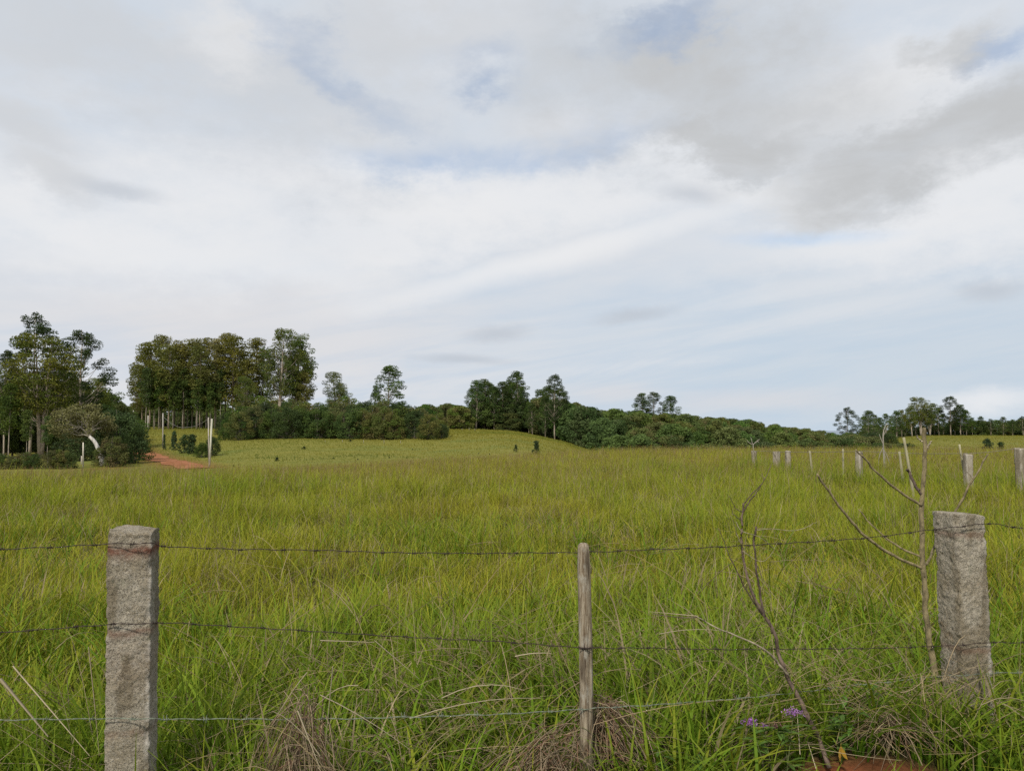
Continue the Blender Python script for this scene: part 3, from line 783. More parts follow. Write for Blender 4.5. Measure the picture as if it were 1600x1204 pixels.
def barb_mesh(c):
    b = MB(); r = .0011
    for s in (-1, 1):
        th = np.linspace(0, 2 * math.pi * 1.4, 10)
        pts = [( s * .004 + k * .0006, .0030 * math.cos(t + s), .0030 * math.sin(t + s)) for k, t in enumerate(th)]
        b.tube(pts, r, 4, c)
        b.tube([(s * .004, -.011 * s, .009), (s * .004, .0, .002 * s), (s * .005, .011 * s, -.009 * s)], [r * .4, r, r * .4], 4, c)
    return b.mesh('barb', M_DULLWIRE)
RUSTC, GALV = np.array([.040, .026, .020]), np.array([.17, .19, .14])
def barbed_wire(pts, c, label, seed, ties=(), spacing=.115, amp=.0010):
    r = random.Random(seed)
    sp = np.array([np.array(tuple(p)) for p in smooth_pts([P(*p) for p in pts], 10)])
    seg = np.linalg.norm(np.diff(sp, axis=0), axis=1); s = np.concatenate([[0], np.cumsum(seg)]); L = s[-1]
    n = int(L / .006); ss = np.linspace(0, L, n)
    c0 = np.stack([np.interp(ss, s, sp[:, k]) for k in range(3)], -1)
    c0[:, 2] += .0022 * (fbm(np.stack([ss * 6, ss * 0], -1), 3, seed) - .5) * 2 + .0012 * np.sin(ss * 57)
    root = c0[n // 2].copy()
    b = MB()
    for ph in (0, math.pi):
        q = c0 - root
        q = q + np.stack([0 * ss, amp * np.cos(ss * 2 * math.pi / .045 + ph), amp * np.sin(ss * 2 * math.pi / .045 + ph)], -1)
        b.tube(q, .0009, 5, c)
    o = link('barbed_wire', b.mesh('barbed_wire', M_DULLWIRE), None, root)
    tag(o, label, 'barbed wire', 'strands of the near barbed wire fence')
    bm = barb_mesh(c); d = r.uniform(.02, .1)
    while d < L:
        k = int(d / L * (n - 1)); t = c0[min(k + 2, n - 1)] - c0[max(k - 2, 0)]
        ob = link('barb', bm, o, c0[k] - root)
        ob.rotation_euler = (r.uniform(0, 6), 0, math.atan2(t[1], t[0])); d += spacing * r.uniform(.85, 1.15)
    for (px, py, Y, rad, wid) in ties:       # wire twisted round a post
        m = MB(); ctr = np.array(tuple(P(px, py, Y))) - root
        for q in range(2):
            pts2 = [(ctr[0] + rad * math.cos(t), ctr[1] + rad * math.sin(t), ctr[2] + (t / 6.3 - .5) * wid + q * .004) for t in np.linspace(0, 6.3, 20)]
            m.tube(pts2, .0011, 4, RUSTC)
        pts2 = [(ctr[0] + rad + .010 * k / 5 + .002 * math.cos(k * 2.2), ctr[1] - .006, ctr[2] + .0035 * math.sin(k * 2.2) + .002 * k / 5) for k in range(14)]
        m.tube(pts2, .0012, 4, RUSTC)
        link('wire_tie', m.mesh('wire_tie', M_DULLWIRE), o)
    return o
barbed_wire([(-300, 876, 2.25), (0, 858, 2.36), (80, 854, 2.40), (166, 849.5, 2.425), (205, 849, 2.422), (239, 849, 2.435), (256, 853, 2.47), (320, 856, 2.5), (500, 860, 2.6), (700, 863.5, 2.66), (905, 862, 2.70), (1050, 857, 2.76), (1200, 850, 2.85), (1350, 840, 2.94),
             (1457, 827.5, 3.035), (1490, 823.5, 2.995), (1535, 818, 3.015), (1560, 819, 3.04), (1600, 826, 3.06), (1750, 848, 3.2), (1950, 862, 3.4)], RUSTC, 'dark rusty top strand of barbed wire passing near the post tops', 1)
barbed_wire([(-300, 1008, 2.25), (0, 987, 2.36), (80, 982, 2.40), (171, 975, 2.425), (210, 974, 2.422), (244, 974, 2.435), (262, 973, 2.47), (400, 980, 2.5), (600, 992, 2.57), (800, 1003, 2.6), (905, 1011, 2.632), (930, 1011.5, 2.632), (1060, 1013, 2.74), (1200, 1014, 2.82), (1350, 1012, 2.92),
             (1460, 1009, 3.035), (1497, 1008, 2.995), (1540, 1004, 3.015), (1570, 1004, 3.03), (1600, 1004, 3.05), (1800, 1004, 3.2)], RUSTC, 'dark middle strand of barbed wire tied to the wooden stake', 2, ties=[(915.5, 1011, 2.66, .0245, .006)])
barbed_wire([(-300, 1128, 2.25), (0, 1124, 2.36), (178, 1122, 2.425), (215, 1122.5, 2.420), (250, 1123, 2.435), (270, 1123, 2.46), (500, 1122, 2.55), (700, 1118, 2.6), (905, 1108, 2.632), (930, 1106, 2.632), (1060, 1098, 2.72), (1200, 1086, 2.82), (1350, 1069, 2.92),
             (1464, 1056, 3.035), (1500, 1055, 2.995), (1545, 1052, 3.015), (1600, 1050, 3.05), (1800, 1046, 3.2)], GALV, 'pale galvanised lowest strand of barbed wire running through the grass', 3)

# ------------------------------------------------------------------ foreground saplings and flowers
def branchy(name, spec, base_px, label, cat, seed, group=None):
    """spec: list of (part name, [(px,py,Y)...], [radii], colour, sides)"""
    r = np.random.default_rng(seed)
    b0 = P(*base_px); b0.z = g1(b0.x, b0.y)
    root = empty(name, b0, label, cat, group)
    for pn, pts, rad, c, sides in spec:
        m = MB(); pp = [tuple(P(*p) - b0) for p in pts]
        sp = np.array([np.array(q) for q in smooth_pts(pp, 7)])
        L = len(sp); w = (fbm(np.stack([np.arange(L) * .35, np.full(L, seed * 3.1)], -1), 3, seed) - .5)
        sp[:, 0] += w * .008; sp[:, 1] += (fbm(np.stack([np.arange(L) * .3, np.full(L, 9.1 + seed)], -1), 3, seed + 1) - .5) * .03
        rad = [q * .84 for q in rad]
        m.tube(sp, rad, sides, c, True, .25, r)
        # leaf scars / nodes
        for k in range(3, L - 1, 4):
            rr = np.interp(k / L, np.linspace(0, 1, len(rad)), rad)
            a = r.uniform(0, 6.28); d = np.array([math.cos(a), math.sin(a), .5])
            m.tube([sp[k], sp[k] + d * rr * 1.5], [rr * .55, rr * .2], 4, np.array(c) * .8)
        link(pn, m.mesh(pn, M_TWIG), root)
    return root
TB, TD, TL = np.array([.20, .16, .085]), np.array([.085, .060, .045]), np.array([.30, .25, .17])
YS = 3.05
branchy('bare_sapling', [
    ('stem', [(1472, 1160, YS - .02), (1460, 1050, YS), (1450, 985, YS), (1444, 920, YS), (1440, 850, YS), (1441, 760, YS), (1445, 700, YS), (1443, 668, YS)], [.017, .0145, .0125, .012, .011, .010, .0095, .0085], TB, 8),
    ('branch', [(1441, 887, YS), (1405, 872, YS - .02), (1368, 850, YS - .06), (1330, 815, YS - .1), (1298, 772, YS - .14), (1276, 740, YS - .17)], [.0075, .0065, .0055, .0045], TB * 1.1, 6),
    ('branch', [(1441, 870, YS), (1408, 856, YS + .02), (1375, 832, YS + .04), (1340, 795, YS + .06)], [.0058, .0045, .0028], TB, 6),
    ('branch', [(1440, 789, YS), (1412, 772, YS), (1378, 745, YS - .02), (1352, 718, YS - .03), (1336, 702, YS - .04)], [.0070, .0055, .0045, .0038], TB * .9, 6),
    ('branch', [(1440, 772, YS), (1430, 758, YS + .02), (1421, 738, YS + .05), (1417, 733, YS + .05)], [.0075, .0065, .0050], TD, 6),
    ('branch', [(1443, 884, YS), (1452, 874, YS + .05), (1462, 850, YS + .16), (1480, 820, YS + .20), (1503, 780, YS + .20), (1520, 748, YS + .20), (1543, 709, YS + .22)], [.0065, .006, .0055, .004], TB * .8, 6),
    ('twig', [(1444, 705, YS), (1452, 694, YS), (1455, 689, YS)], [.005, .004], TL, 5),
    ('twig', [(1441, 690, YS), (1434, 684, YS), (1433, 680, YS)], [.004, .003], TL, 5),
    ('twig', [(1298, 772, YS - .14), (1296, 757, YS - .14)], [.003, .0015], TB, 4),
    ('twig', [(1520, 748, YS + .2), (1510, 735, YS + .2)], [.0022, .001], TB, 4)],
    (1472, 1160, YS), 'tall brown leafless sapling with cut branches rising just left of the right stone post', 'sapling', 31)
YT = 2.72
branchy('twiggy_shrub', [
    ('stem', [(1296, 1200, YT - .05), (1282, 1160, YT), (1262, 1120, YT), (1240, 1075, YT), (1222, 1035, YT), (1208, 985, YT), (1190, 955, YT), (1172, 920, YT), (1162, 870, YT), (1159, 820, YT), (1161, 786, YT)], [.0095, .010, .0090, .0075, .0065, .0055, .0045, .0038], TD * 1.6, 7),
    ('branch', [(1195, 963, YT), (1188, 930, YT + .02), (1181, 890, YT + .03), (1179, 855, YT + .03), (1181, 822, YT + .03)], [.0052, .0045, .0035, .0040], TD, 6),
    ('branch', [(1232, 1055, YT), (1215, 1035, YT - .02), (1192, 1012, YT - .04), (1155, 995, YT - .06), (1115, 978, YT - .06), (1087, 962, YT - .08)], [.0055, .0045, .0032, .0022], TL * .9, 6),
    ('branch', [(1088, 964, YT - .08), (1060, 964, YT - .08), (1018, 957, YT - .1)], [.0022, .0018, .0012], TD * 1.4, 5),
    ('twig', [(1190, 960, YT), (1160, 910, YT + .01), (1138, 865, YT + .02), (1122, 824, YT + .02)], [.0030, .0025, .0012], TD, 5),
    ('twig', [(1161, 800, YT), (1175, 778, YT), (1190, 755, YT + .02), (1206, 724, YT + .03)], [.0028, .0022, .0010], TD * 1.3, 5),
    ('twig', [(1160, 790, YT), (1178, 768, YT - .02), (1192, 752, YT - .03), (1190, 740, YT - .03)], [.0024, .0018, .0009], TD * 1.3, 5),
    ('twig', [(1160, 800, YT), (1148, 792, YT), (1139, 774, YT)], [.0022, .0016, .0009], TD, 5),
    ('twig', [(1160, 815, YT), (1144, 800, YT), (1141, 788, YT - .01)], [.002, .0014, .0009], TD, 5),
    ('twig', [(1158, 850, YT), (1150, 830, YT), (1141, 805, YT)], [.002, .0014, .0009], TL * .7, 5),
    ('twig', [(1182, 880, YT + .03), (1192, 905, YT + .02), (1204, 925, YT)], [.0016, .0012, .0008], TD * 1.3, 5),
    ('twig', [(1181, 828, YT + .03), (1205, 826, YT + .03), (1240, 828, YT + .03), (1268, 820, YT + .05), (1276, 815, YT + .05)], [.0014, .0012, .0008], TL, 4),
    ('twig', [(1150, 815, YT), (1160, 830, YT - .02), (1186, 838, YT - .02), (1212, 860, YT)], [.0013, .0011, .0008], TL, 4),
    ('twig', [(1160, 860, YT), (1185, 876, YT), (1200, 870, YT), (1214, 848, YT)], [.0014, .0011, .0008], TL, 4),
    ('twig', [(1206, 990, YT), (1203, 968, YT), (1196, 955, YT)], [.003, .002, .0012], TD, 5)],
    (1296, 1200, YT), 'dark leafless twiggy shrub leaning left over the purple flowers', 'shrub', 37)

def leaf_strip(m, p0, d, L, W, droop, c, up=(0, 0, 1), n=5):
    p0 = np.array(p0, float); d = np.array(d, float); d /= np.linalg.norm(d)
    s = np.cross(d, up); s /= np.linalg.norm(s) + 1e-6; nrm = np.cross(s, d)
    vs = []
    for k in range(n + 1):
        t = k / n; w = W * math.sin(math.pi * min(1, .08 + .92 * t)) ** .8 * .5
        ctr = p0 + d * L * t - np.array([0, 0, 1]) * droop * L * t * t
        vs += [ctr - s * w + nrm * w * .35, ctr, ctr + s * w + nrm * w * .35]
    q = []
    for k in range(n):
        for j in (0, 1): q.append([3 * k + j, 3 * k + j + 1, 3 * k + j + 4, 3 * k + j + 3])
    m.add(vs, q, None, c)

def flowers():
    r = np.random.default_rng(6)
    Yf = 2.58; b0 = P(1215, 1190, Yf); b0.z = g1(b0.x, b0.y)
    root = empty('flowering_weed', b0, 'low weed with two purple flower heads and one withered head under the leaning twiggy shrub', 'flower')
    lv = MB()
    for px, py, c, n, rad in ((1172, 1125, (.40, .15, .52), 130, .017), (1240, 1110, (.38, .17, .46), 110, .019), (1214, 1132, (.16, .085, .075), 90, .018), (1193, 1131, (.30, .13, .36), 30, .010)):
        t = np.array(tuple(P(px, py + 3, Yf + r.uniform(-.03, .03)) - b0)); m = MB()
        s0 = np.array([r.uniform(-.03, .03), .01, .0])
        mid = (s0 + t) / 2 + np.array([r.uniform(-.02, .02), 0, .03])
        sp = smooth_pts([s0, mid, t], 5)
        st = MB(); st.tube(sp, [.0024, .0018, .0014], 5, (.10, .12, .04)); link('stem', st.mesh('stem', M_TWIG), root)
        for k in range(n):
            d = r.normal(0, 1, 3); d[2] = abs(d[2]) * .8 + .1; d /= np.linalg.norm(d)
            st_ = t + np.array([r.normal(0, 1), r.normal(0, .6), r.normal(0, .35)]) * rad * .75
            leaf_strip(m, st_, d + r.normal(0, .3, 3), r.uniform(.006, .012), .0034, .2, np.array(c) * r.uniform(.6, 1.45), n=2)
        link('flower_head', m.mesh('flower_head', M_FLOWER), root)
        for k in range(9):
            q = np.array(sp[r.integers(1, len(sp) - 1)]); a = r.uniform(0, 6.28)
            leaf_strip(lv, q, (math.cos(a), math.sin(a) * .7, r.uniform(.1, .8)), r.uniform(.04, .085), r.uniform(.012, .022), .25, np.array([.10, .17, .035]) * r.uniform(.6, 1.3))
    link('foliage', lv.mesh('foliage', M_GRASS), root)
    # yellow fallen leaf
    b1 = P(1314, 1166, 2.62); m = MB()
    leaf_strip(m, (0, 0, 0), (.45, -.3, -1.2), .062, .020, -.1, (.42, .24, .03), up=(0, 1, 0)); leaf_strip(m, (0, 0, 0), (-.5, -.3, -1.1), .055, .018, .1, (.36, .20, .03), up=(0, 1, 0))
    leaf_strip(m, (0, 0, 0), (.1, 0, 1), .02, .004, 0, (.35, .25, .05), up=(0, 1, 0), n=2)
    o = link('yellow_leaf', m.mesh('yellow_leaf', M_FLOWER), None, b1); o.scale = (.8,) * 3; o.rotation_euler = (0, 0, .5)
    tag(o, 'bright yellow two lobed withered leaf above the red soil patch', 'leaf')
flowers()

def broad_weeds():
    r = np.random.default_rng(77); k = 0
    for (px, Y, h, n, wd, lab) in [(1350, 2.95, .24, 46, .020, 'leafy dark green weed between the twiggy shrub and the right stone post'), (582, 2.62, .20, 34, .018, 'small leafy weed left of centre at the bottom edge'), (1060, 2.55, .26, 30, .013, 'narrow leaved green weed right of the wooden stake'),
                                (355, 2.55, .22, 34, .016, 'low leafy weed just right of the left stone post'), (60, 2.6, .24, 34, .015, 'low leafy weed at the left bottom corner'), (1300, 2.72, .22, 40, .014, 'small weed growing at the edge of the red soil')]:
        x = (px - 800) / FPX * Y; b0 = Vector((x, Y, g1(x, Y)))
        root = empty('leafy_weed', b0, lab, 'weed', None); lv = MB(); st = MB()
        for s in range(6):
            a = r.uniform(0, 6.28); top = np.array([math.cos(a) * .07, math.sin(a) * .06, h * r.uniform(.6, 1.1)])
            sp = smooth_pts([np.zeros(3), top * .5 + np.array([0, 0, .02]), top], 5); st.tube(sp, [.002, .001], 4, (.10, .12, .04))
            for _ in range(n // 4):
                q = np.array(sp[r.integers(2, len(sp))]); a = r.uniform(0, 6.28)
                leaf_strip(lv, q, (math.cos(a), math.sin(a), r.uniform(.0, .9)), r.uniform(.03, .06), wd * r.uniform(.6, 1.1), .3, np.array([.085, .155, .03]) * r.uniform(.6, 1.5))
        link('stem', st.mesh('stem', M_TWIG), root); link('foliage', lv.mesh('foliage', M_GRASS), root)
broad_weeds()

# ------------------------------------------------------------------ second fence across the field
FF = 'posts of the far fence on the right'
def far_post(px, ptop, Y, w, seed, label):
    t = P(px, ptop + 3, Y); gz = g1(t.x, t.y)
    o = rough_post('stone_post', w, t.z - gz, seed, R(seed % 40), (t.x, t.y, gz), label, FF, res=.03, amp=.006, top=.012)
    return o
far_post(1342, 702, 19, .125, 71, 'pale granite post in the grass left of the bare sapling branches')
far_post(1512, 706, 16, .135, 83, 'granite post in the field just behind the near right stone post')
far_post(1178, 701, 27, .13, 64, 'granite post farthest left in the far fence')
far_post(1213, 702, 25, .17, 33, 'broad squat granite post in the far fence beside a paler narrow one')
far_post(1231, 701, 24, .13, 92, 'pale narrow granite post right of a squat post in the far fence')
far_post(1594, 697, 15.5, .15, 15, 'granite post at the right edge of the field')
def far_stake(p0, p1, Y, w, label, base=True):
    a, b = P(*p0, Y), P(*p1, Y); d = (b - a); gz = g1(a.x, a.y)
    foot = a + d * ((a.z - gz) / max(.01, a.z - b.z)); r = np.random.default_rng(int(p0[0]))
    m = MB(); pts = [Vector((0, 0, 0)), (a - foot) * .5 + Vector((.01, 0, 0)), a - foot]
    m.tube(smooth_pts(pts, 5), [w * .42, w * .38, w * .32], 8, (.30, .27, .17), True, .12, r)
    o = link('wooden_stake', m.mesh('wooden_stake', M_STAKE), None, foot)
    tag(o, label, 'fence post', FF)
far_stake((1265, 704), (1267, 725), 21, .075, 'short pale wooden stake left of the granite post in the far fence')
far_stake((1317, 701), (1317, 724), 20, .065, 'thin upright wooden stake close beside the pale granite post')
far_stake((1405, 705), (1409, 742), 17.5, .075, 'leaning pale wooden stake left of the sapling stem')
far_stake((1412, 683), (1420, 733), 14, .07, 'tallest leaning wooden stake seen against the sapling stem')
far_stake((1499, 694), (1504, 728), 16.2, .06, 'pale leaning stake touching the granite post behind the near fence')
def plain_wire(p0, p1, sag, rad, label, name='fence_wire', group='wires of the far fence', cat='wire', c=(.20, .17, .14), n=14):
    a, b = P(*p0), P(*p1); m = MB(); pts = []
    for k in range(n + 1):
        t = k / n; q = a.lerp(b, t) - a; q.z -= sag * 4 * t * (1 - t); pts.append(q)
    m.tube(pts, rad, 4, c)
    o = link(name, m.mesh(name, M_DULLWIRE), None, a); return tag(o, label, cat, group)
plain_wire((1176, 704, 27), (1340, 705, 19), .03, .006, 'thin fence wire strung to the left of the pale granite far post')
plain_wire((1342, 704, 19), (1512, 708, 16), .03, .005, 'thin fence wire strung between the two right granite far posts')
plain_wire((1512, 708, 16), (1594, 699, 15.5), .02, .0045, 'thin fence wire running to the granite post at the right edge')

# pale bare saplings out in the field
def pale_sapling(px, Y, spec, label):
    x = (px - 800) / FPX * Y; b0 = Vector((x, Y, g1(x, Y))); root = empty('pale_sapling', b0, label, 'sapling')
    m = MB(); tw = MB()
    for k, (pts, rad) in enumerate(spec):
        pp = [tuple(P(*p, Y) - b0) if p[1] else (0, 0, 0) for p in pts]
        (m if k == 0 else tw).tube(smooth_pts(pp, 4), rad, 5, (.30, .27, .22))
    link('trunk', m.mesh('trunk', M_BARK), root); link('branch', tw.mesh('branch', M_BARK), root)
pale_sapling(1177, 40, [([(1177, 0), (1177, 700), (1177, 693)], [.03, .022, .02]), ([(1177, 695), (1170, 691), (1167, 688)], [.02, .012]), ([(1177, 694), (1184, 688), (1187, 686)], [.02, .012]), ([(1183, 689), (1186, 691)], [.02, .012]), ([(1176, 694), (1174, 686), (1173, 683)], [.018, .01])], 'pale forked sapling standing in front of the wooded hill behind the far posts')
pale_sapling(1380, 24, [([(1380, 0), (1380, 690), (1381, 672), (1386, 661)], [.03, .022, .014, .008]), ([(1380, 694), (1376, 684), (1374, 678)], [.014, .006]), ([(1381, 680), (1386, 668), (1388, 664)], [.012, .006]), ([(1380, 700), (1386, 712), (1391, 726)], [.012, .006]), ([(1380, 698), (1374, 712), (1372, 728)], [.012, .006]), ([(1380, 700), (1384, 716), (1384, 730)], [.010, .005])], 'thin pale sapling with drooping lower twigs between the granite posts of the far fence')

# ------------------------------------------------------------------ trees
def leaves(r, ctr, rad, n, size, col, flat=.75, up=.5, fill=.45):
    """diamond leaf sprays through an ellipsoid, most of them near its skin"""
    d = r.normal(0, 1, (n, 3)); d /= np.linalg.norm(d, axis=1)[:, None]
    rr = (fill + (1 - fill) * r.random(n) ** .5)[:, None]
    p = ctr + d * rr * rad * np.array([1, 1, flat])
    p[:, 2] -= np.where(d[:, 2] < 0, .15 * rad, 0)
    nn = r.normal(0, 1, (n, 3)) + d * .9 + np.array([0, 0, up]); nn /= np.linalg.norm(nn, axis=1)[:, None]
    a = np.cross(nn, r.normal(0, 1, (n, 3))); a /= np.linalg.norm(a, axis=1)[:, None] + 1e-9; b = np.cross(nn, a)
    s = size * r.uniform(.6, 1.4, (n, 1))
    V = np.stack([p - a * s, p - b * s * .5, p + a * s, p + b * s * .5], 1).reshape(-1, 3)
    c = col * r.uniform(.75, 1.3, (n, 1)) * np.array([1, 1, 1])
    return V, np.repeat(c, 4, 0)

def make_tree(seed, H, tr, prof, ncl, crad, nleaf, lsize, colA, colB, bark=(.34, .28, .22), lean=0.0, flat=.75, fork=1, limb=.35, outer=.55, bare=0.0, wob=.25, clumpy=1.0, fill=.4):
    r = np.random.default_rng(seed); T_ = MB(); Cw = []; Cc = []
    n = 9; zt = np.linspace(0, 1, n); trunks = []
    for f in range(fork):
        a = r.uniform(0, 6.28); sp = (0 if fork == 1 else .10 * H)
        w = np.cumsum(r.normal(0, wob * H / 80, (n, 2)), 0)
        x = w[:, 0] + lean * H * zt ** 1.5 + math.cos(a) * sp * zt; y = w[:, 1] + math.sin(a) * sp * zt
        pts = np.stack([x, y, zt * H * (1 if f == 0 else r.uniform(.8, .95))], -1); pts[0, 2] = -.3
        T_.tube(pts, [tr, tr * .85, tr * .6, tr * .35, tr * .08], 8, bark, True, .1, r); trunks.append(pts)
    t0 = prof[0][0]; pt = np.array(prof)
    for k in range(ncl):
        t = t0 + (1 - t0) * (1 - (1 - (k + r.random()) / ncl) ** 1.0)
        R0 = np.interp(t, pt[:, 0], pt[:, 1]); a = k * 2.4 + r.uniform(-.5, .5)
        rr = R0 * (outer + (1 - outer) * r.random()) * (1 if r.random() < .75 else r.uniform(.2, .9))
        tk = trunks[r.integers(0, fork)]
        ax = np.array([np.interp(t, zt, tk[:, j]) for j in range(3)])
        cr = crad * r.uniform(.65, 1.3) * clumpy
        c = ax + np.array([math.cos(a) * rr, math.sin(a) * rr, r.normal(0, .02 * H)])
        c[2] = min(c[2], H - cr * .5)
        tb = max(0.04, t - limb * R0 / H * 2.2 * r.uniform(.7, 1.2))
        b = np.array([np.interp(tb, zt, tk[:, j]) for j in range(3)])
        mid = (b + c) / 2 + np.array([math.cos(a), math.sin(a), -.2]) * rr * .12
        if rr > .12 * H * .3:
            T_.tube(smooth_pts([b, mid, c], 3), [tr * .26 * (1.2 - t), tr * .16, tr * .05], 4, np.array(bark) * .85, False)
        if r.random() < bare: continue
        mx = r.random(); col = np.array(colA) * (1 - mx) + np.array(colB) * mx
        m = int(nleaf * (cr / crad) ** 2)
        V, c4 = leaves(r, c, cr, m, lsize, col, flat, .5, fill)
        Cw.append(V); Cc.append(c4)
    V = np.concatenate(Cw); q = np.arange(len(V)).reshape(-1, 4)
    return T_.mesh('trunk', M_BARK), np_mesh('crown', V, q, None, np.concatenate(Cc), M_LEAF, False), H

def put_tree(m, x, y, H, label, cat='tree', name='tree', group=None, rz=0.0, wide=1.0, tone=None, sink=0.0):
    s = H / m[2]
    root = empty(name, (x, y, g1(x, y) - sink), label, cat, group, rz, (s * wide, s * wide, s))
    link('trunk', m[0], root); link('crown', m[1], root)
    return root
def tree_px(m, px, top, Y, label, **k):
    x = (px - 800) / FPX * Y; zt = P(px, top, Y).z
    return put_tree(m, x, Y, zt - g1(x, Y), label, **k)

LA, LB = (0.062, 0.095, 0.018), (0.135, 0.145, 0.026)
LD, LM = (0.040, 0.070, 0.018), (0.090, 0.130, 0.026)
GO, GP = (0.090, 0.098, 0.022), (0.170, 0.160, 0.036)
SPARSE = [make_tree(s, 17, .20, [(.36, .08 * 17), (.5, .22 * 17), (.66, .23 * 17), (.82, .15 * 17), (1, .03 * 17)], 46, .80, 300, .10, (.030, .050, .016), (.055, .080, .022), wob=.3, outer=.72, limb=.5, flat=.75, fill=.15) for s in (101, 102, 103)]
SPIRE = [make_tree(s, 15, .18, [(.22, .11 * 15), (.4, .21 * 15), (.6, .20 * 15), (.8, .13 * 15), (1, .04 * 15)], 62, .82, 150, .125, LD, LM, outer=.55, flat=.65) for s in (111, 112, 113, 114)]
DOME = [make_tree(s, 15, .26, [(.38, .17 * 15), (.55, .27 * 15), (.75, .27 * 15), (.9, .18 * 15), (1, .07 * 15)], 78, 1.05, 190, .13, LA, LB, outer=.5, fork=2, flat=.66) for s in (121, 122, 123)]
GROVE = [make_tree(s, 17, .13, [(.32, .08 * 17), (.45, .13 * 17), (.7, .155 * 17), (.9, .11 * 17), (1, .05 * 17)], 58, .95, 160, .135, GO, GP, bark=(.23, .18, .13), outer=.5, flat=.68) for s in (131, 132, 133, 134)]
BROAD = [make_tree(s, 8, .20, [(.18, 3.0), (.4, 3.9), (.65, 3.7), (.85, 2.4), (1, .9)], 64, 1.0, 190, .17, c1, c2, outer=.6, fork=2, bark=(.16, .13, .10), flat=.6) for s, c1, c2 in ((141, LM, (.12, .15, .04)), (142, LD, (.13, .14, .04)), (143, (.06, .10, .028), (.11, .17, .04)), (144, LM, (.16, .14, .055)), (145, LD, (.10, .125, .045)))]
SHRUB = [make_tree(s, 5, .12, [(.05, 2.6), (.3, 3.0), (.6, 2.8), (.85, 1.9), (1, .7)], 60, .78, 190, .105, c1, c2, outer=.65, fork=3, bark=(.14, .12, .10), flat=.6) for s, c1, c2 in ((151, LD, LM), (152, LD, (.13, .125, .04)), (153, LM, (.16, .13, .05)), (154, (.04, .06, .022), (.07, .10, .03)))]
SLIM = [make_tree(s, 12, .085, [(.42, .06 * 12), (.5, .12 * 12), (.8, .12 * 12), (1, .03 * 12)], 34, .7, 100, .15, LD, LM, outer=.4, bark=(.29, .245, .195)) for s in (161, 162)]

# left-hand trees
LG = 'eucalyptus trees at the left edge'
tree_px(SPARSE[0], 50, 490, 88, 'tallest thin eucalyptus with separate dark puffs above the left trees', name='eucalyptus_tree', group=LG, wide=.9)
tree_px(DOME[0], 66, 524, 84, 'broad olive domed eucalyptus with pale trunk in the left group', name='eucalyptus_tree', group=LG, rz=.7)
tree_px(SPARSE[1], 124, 516, 90, 'open spindly eucalyptus at the right of the left group', name='eucalyptus_tree', group=LG, rz=2.0, wide=1.15)
tree_px(SPARSE[2], 9, 548, 86, 'thin eucalyptus cut by the left edge of the photo', name='eucalyptus_tree', group=LG, wide=.7)
for i, (px, tp, Y, k) in enumerate([(-28, 560, 88, 0), (100, 575, 96, 1), (22, 575, 95, 1), (150, 590, 98, 0)]):
    tree_px(DOME[k + 1] if i != 2 else SPIRE[0], px, tp, Y, ['eucalyptus just past the left edge', 'dark crown filling behind the open spindly eucalyptus', 'dark spire crown behind the leftmost thin trunks', 'dark crown low on the right flank of the left group'][i], name='eucalyptus_tree', group=LG, rz=i)
for i, (px, tp, Y) in enumerate([(8, 618, 82), (16, 600, 80), (44, 640, 78), (76, 650, 74)]):
    tree_px(SLIM[i % 2], px, tp, Y, ['slim pale stemmed young tree nearest the left edge', 'slim pale stemmed young tree second from the left edge', 'slim young tree left of the pale domed eucalyptus trunk', 'slim young tree just right of the pale domed eucalyptus trunk'][i], name='young_tree', group='slim young trees at the left', rz=i * 1.7)
BL = [(-20, 590, 104, 0), (15, 596, 106, 1), (48, 588, 102, 4), (85, 600, 104, 0), (112, 594, 108, 1), (146, 604, 104, 4), (172, 616, 106, 0), (5, 630, 92, 4), (36, 640, 94, 0), (96, 636, 92, 1), (128, 640, 84, 3), (160, 632, 90, 2), (190, 632, 96, 0), (62, 660, 96, 1), (205, 640, 112, 0), (188, 628, 190, 0), (168, 622, 185, 1), (207, 634, 180, 4)]
for i, (px, tp, Y, k) in enumerate(BL):
    tree_px(BROAD[k], px, tp, Y, 'one of the dark broadleaf trees packed behind the left eucalyptus trunks', name='broadleaf_tree', group='dark broadleaf trees at the left', rz=i * 2.1, wide=.8)
tree_px(SHRUB[3], 186, 640, 66, 'large dark round bush at the right foot of the leaning tree', name='bush', cat='bush', rz=1, wide=.78)
tree_px(SHRUB[0], 208, 656, 72, 'rounded green bush beside the dirt road', name='bush', cat='bush', rz=3, wide=.75)
tree_px(SHRUB[2], 176, 682, 61, 'low green bush against the leaning trunk', name='bush', cat='bush', rz=2.2, wide=.9)
tree_px(SHRUB[3], 128, 668, 74, 'black green bush behind the leaning tree', name='bush', cat='bush', rz=.4, wide=1.0)  # darkest leaf colours of the shrub set
for i, (px, tp) in enumerate([(6, 708), (24, 712), (40, 706), (55, 709), (84, 703), (98, 702), (110, 706)]):
    tree_px(SHRUB[i % 3], px, tp, 58, 'one of the low pale green bushes along the left field edge', name='low_bush', cat='bush', group='low bushes along the left field edge', rz=i * 1.3, wide=1.0 if i < 4 else .9)

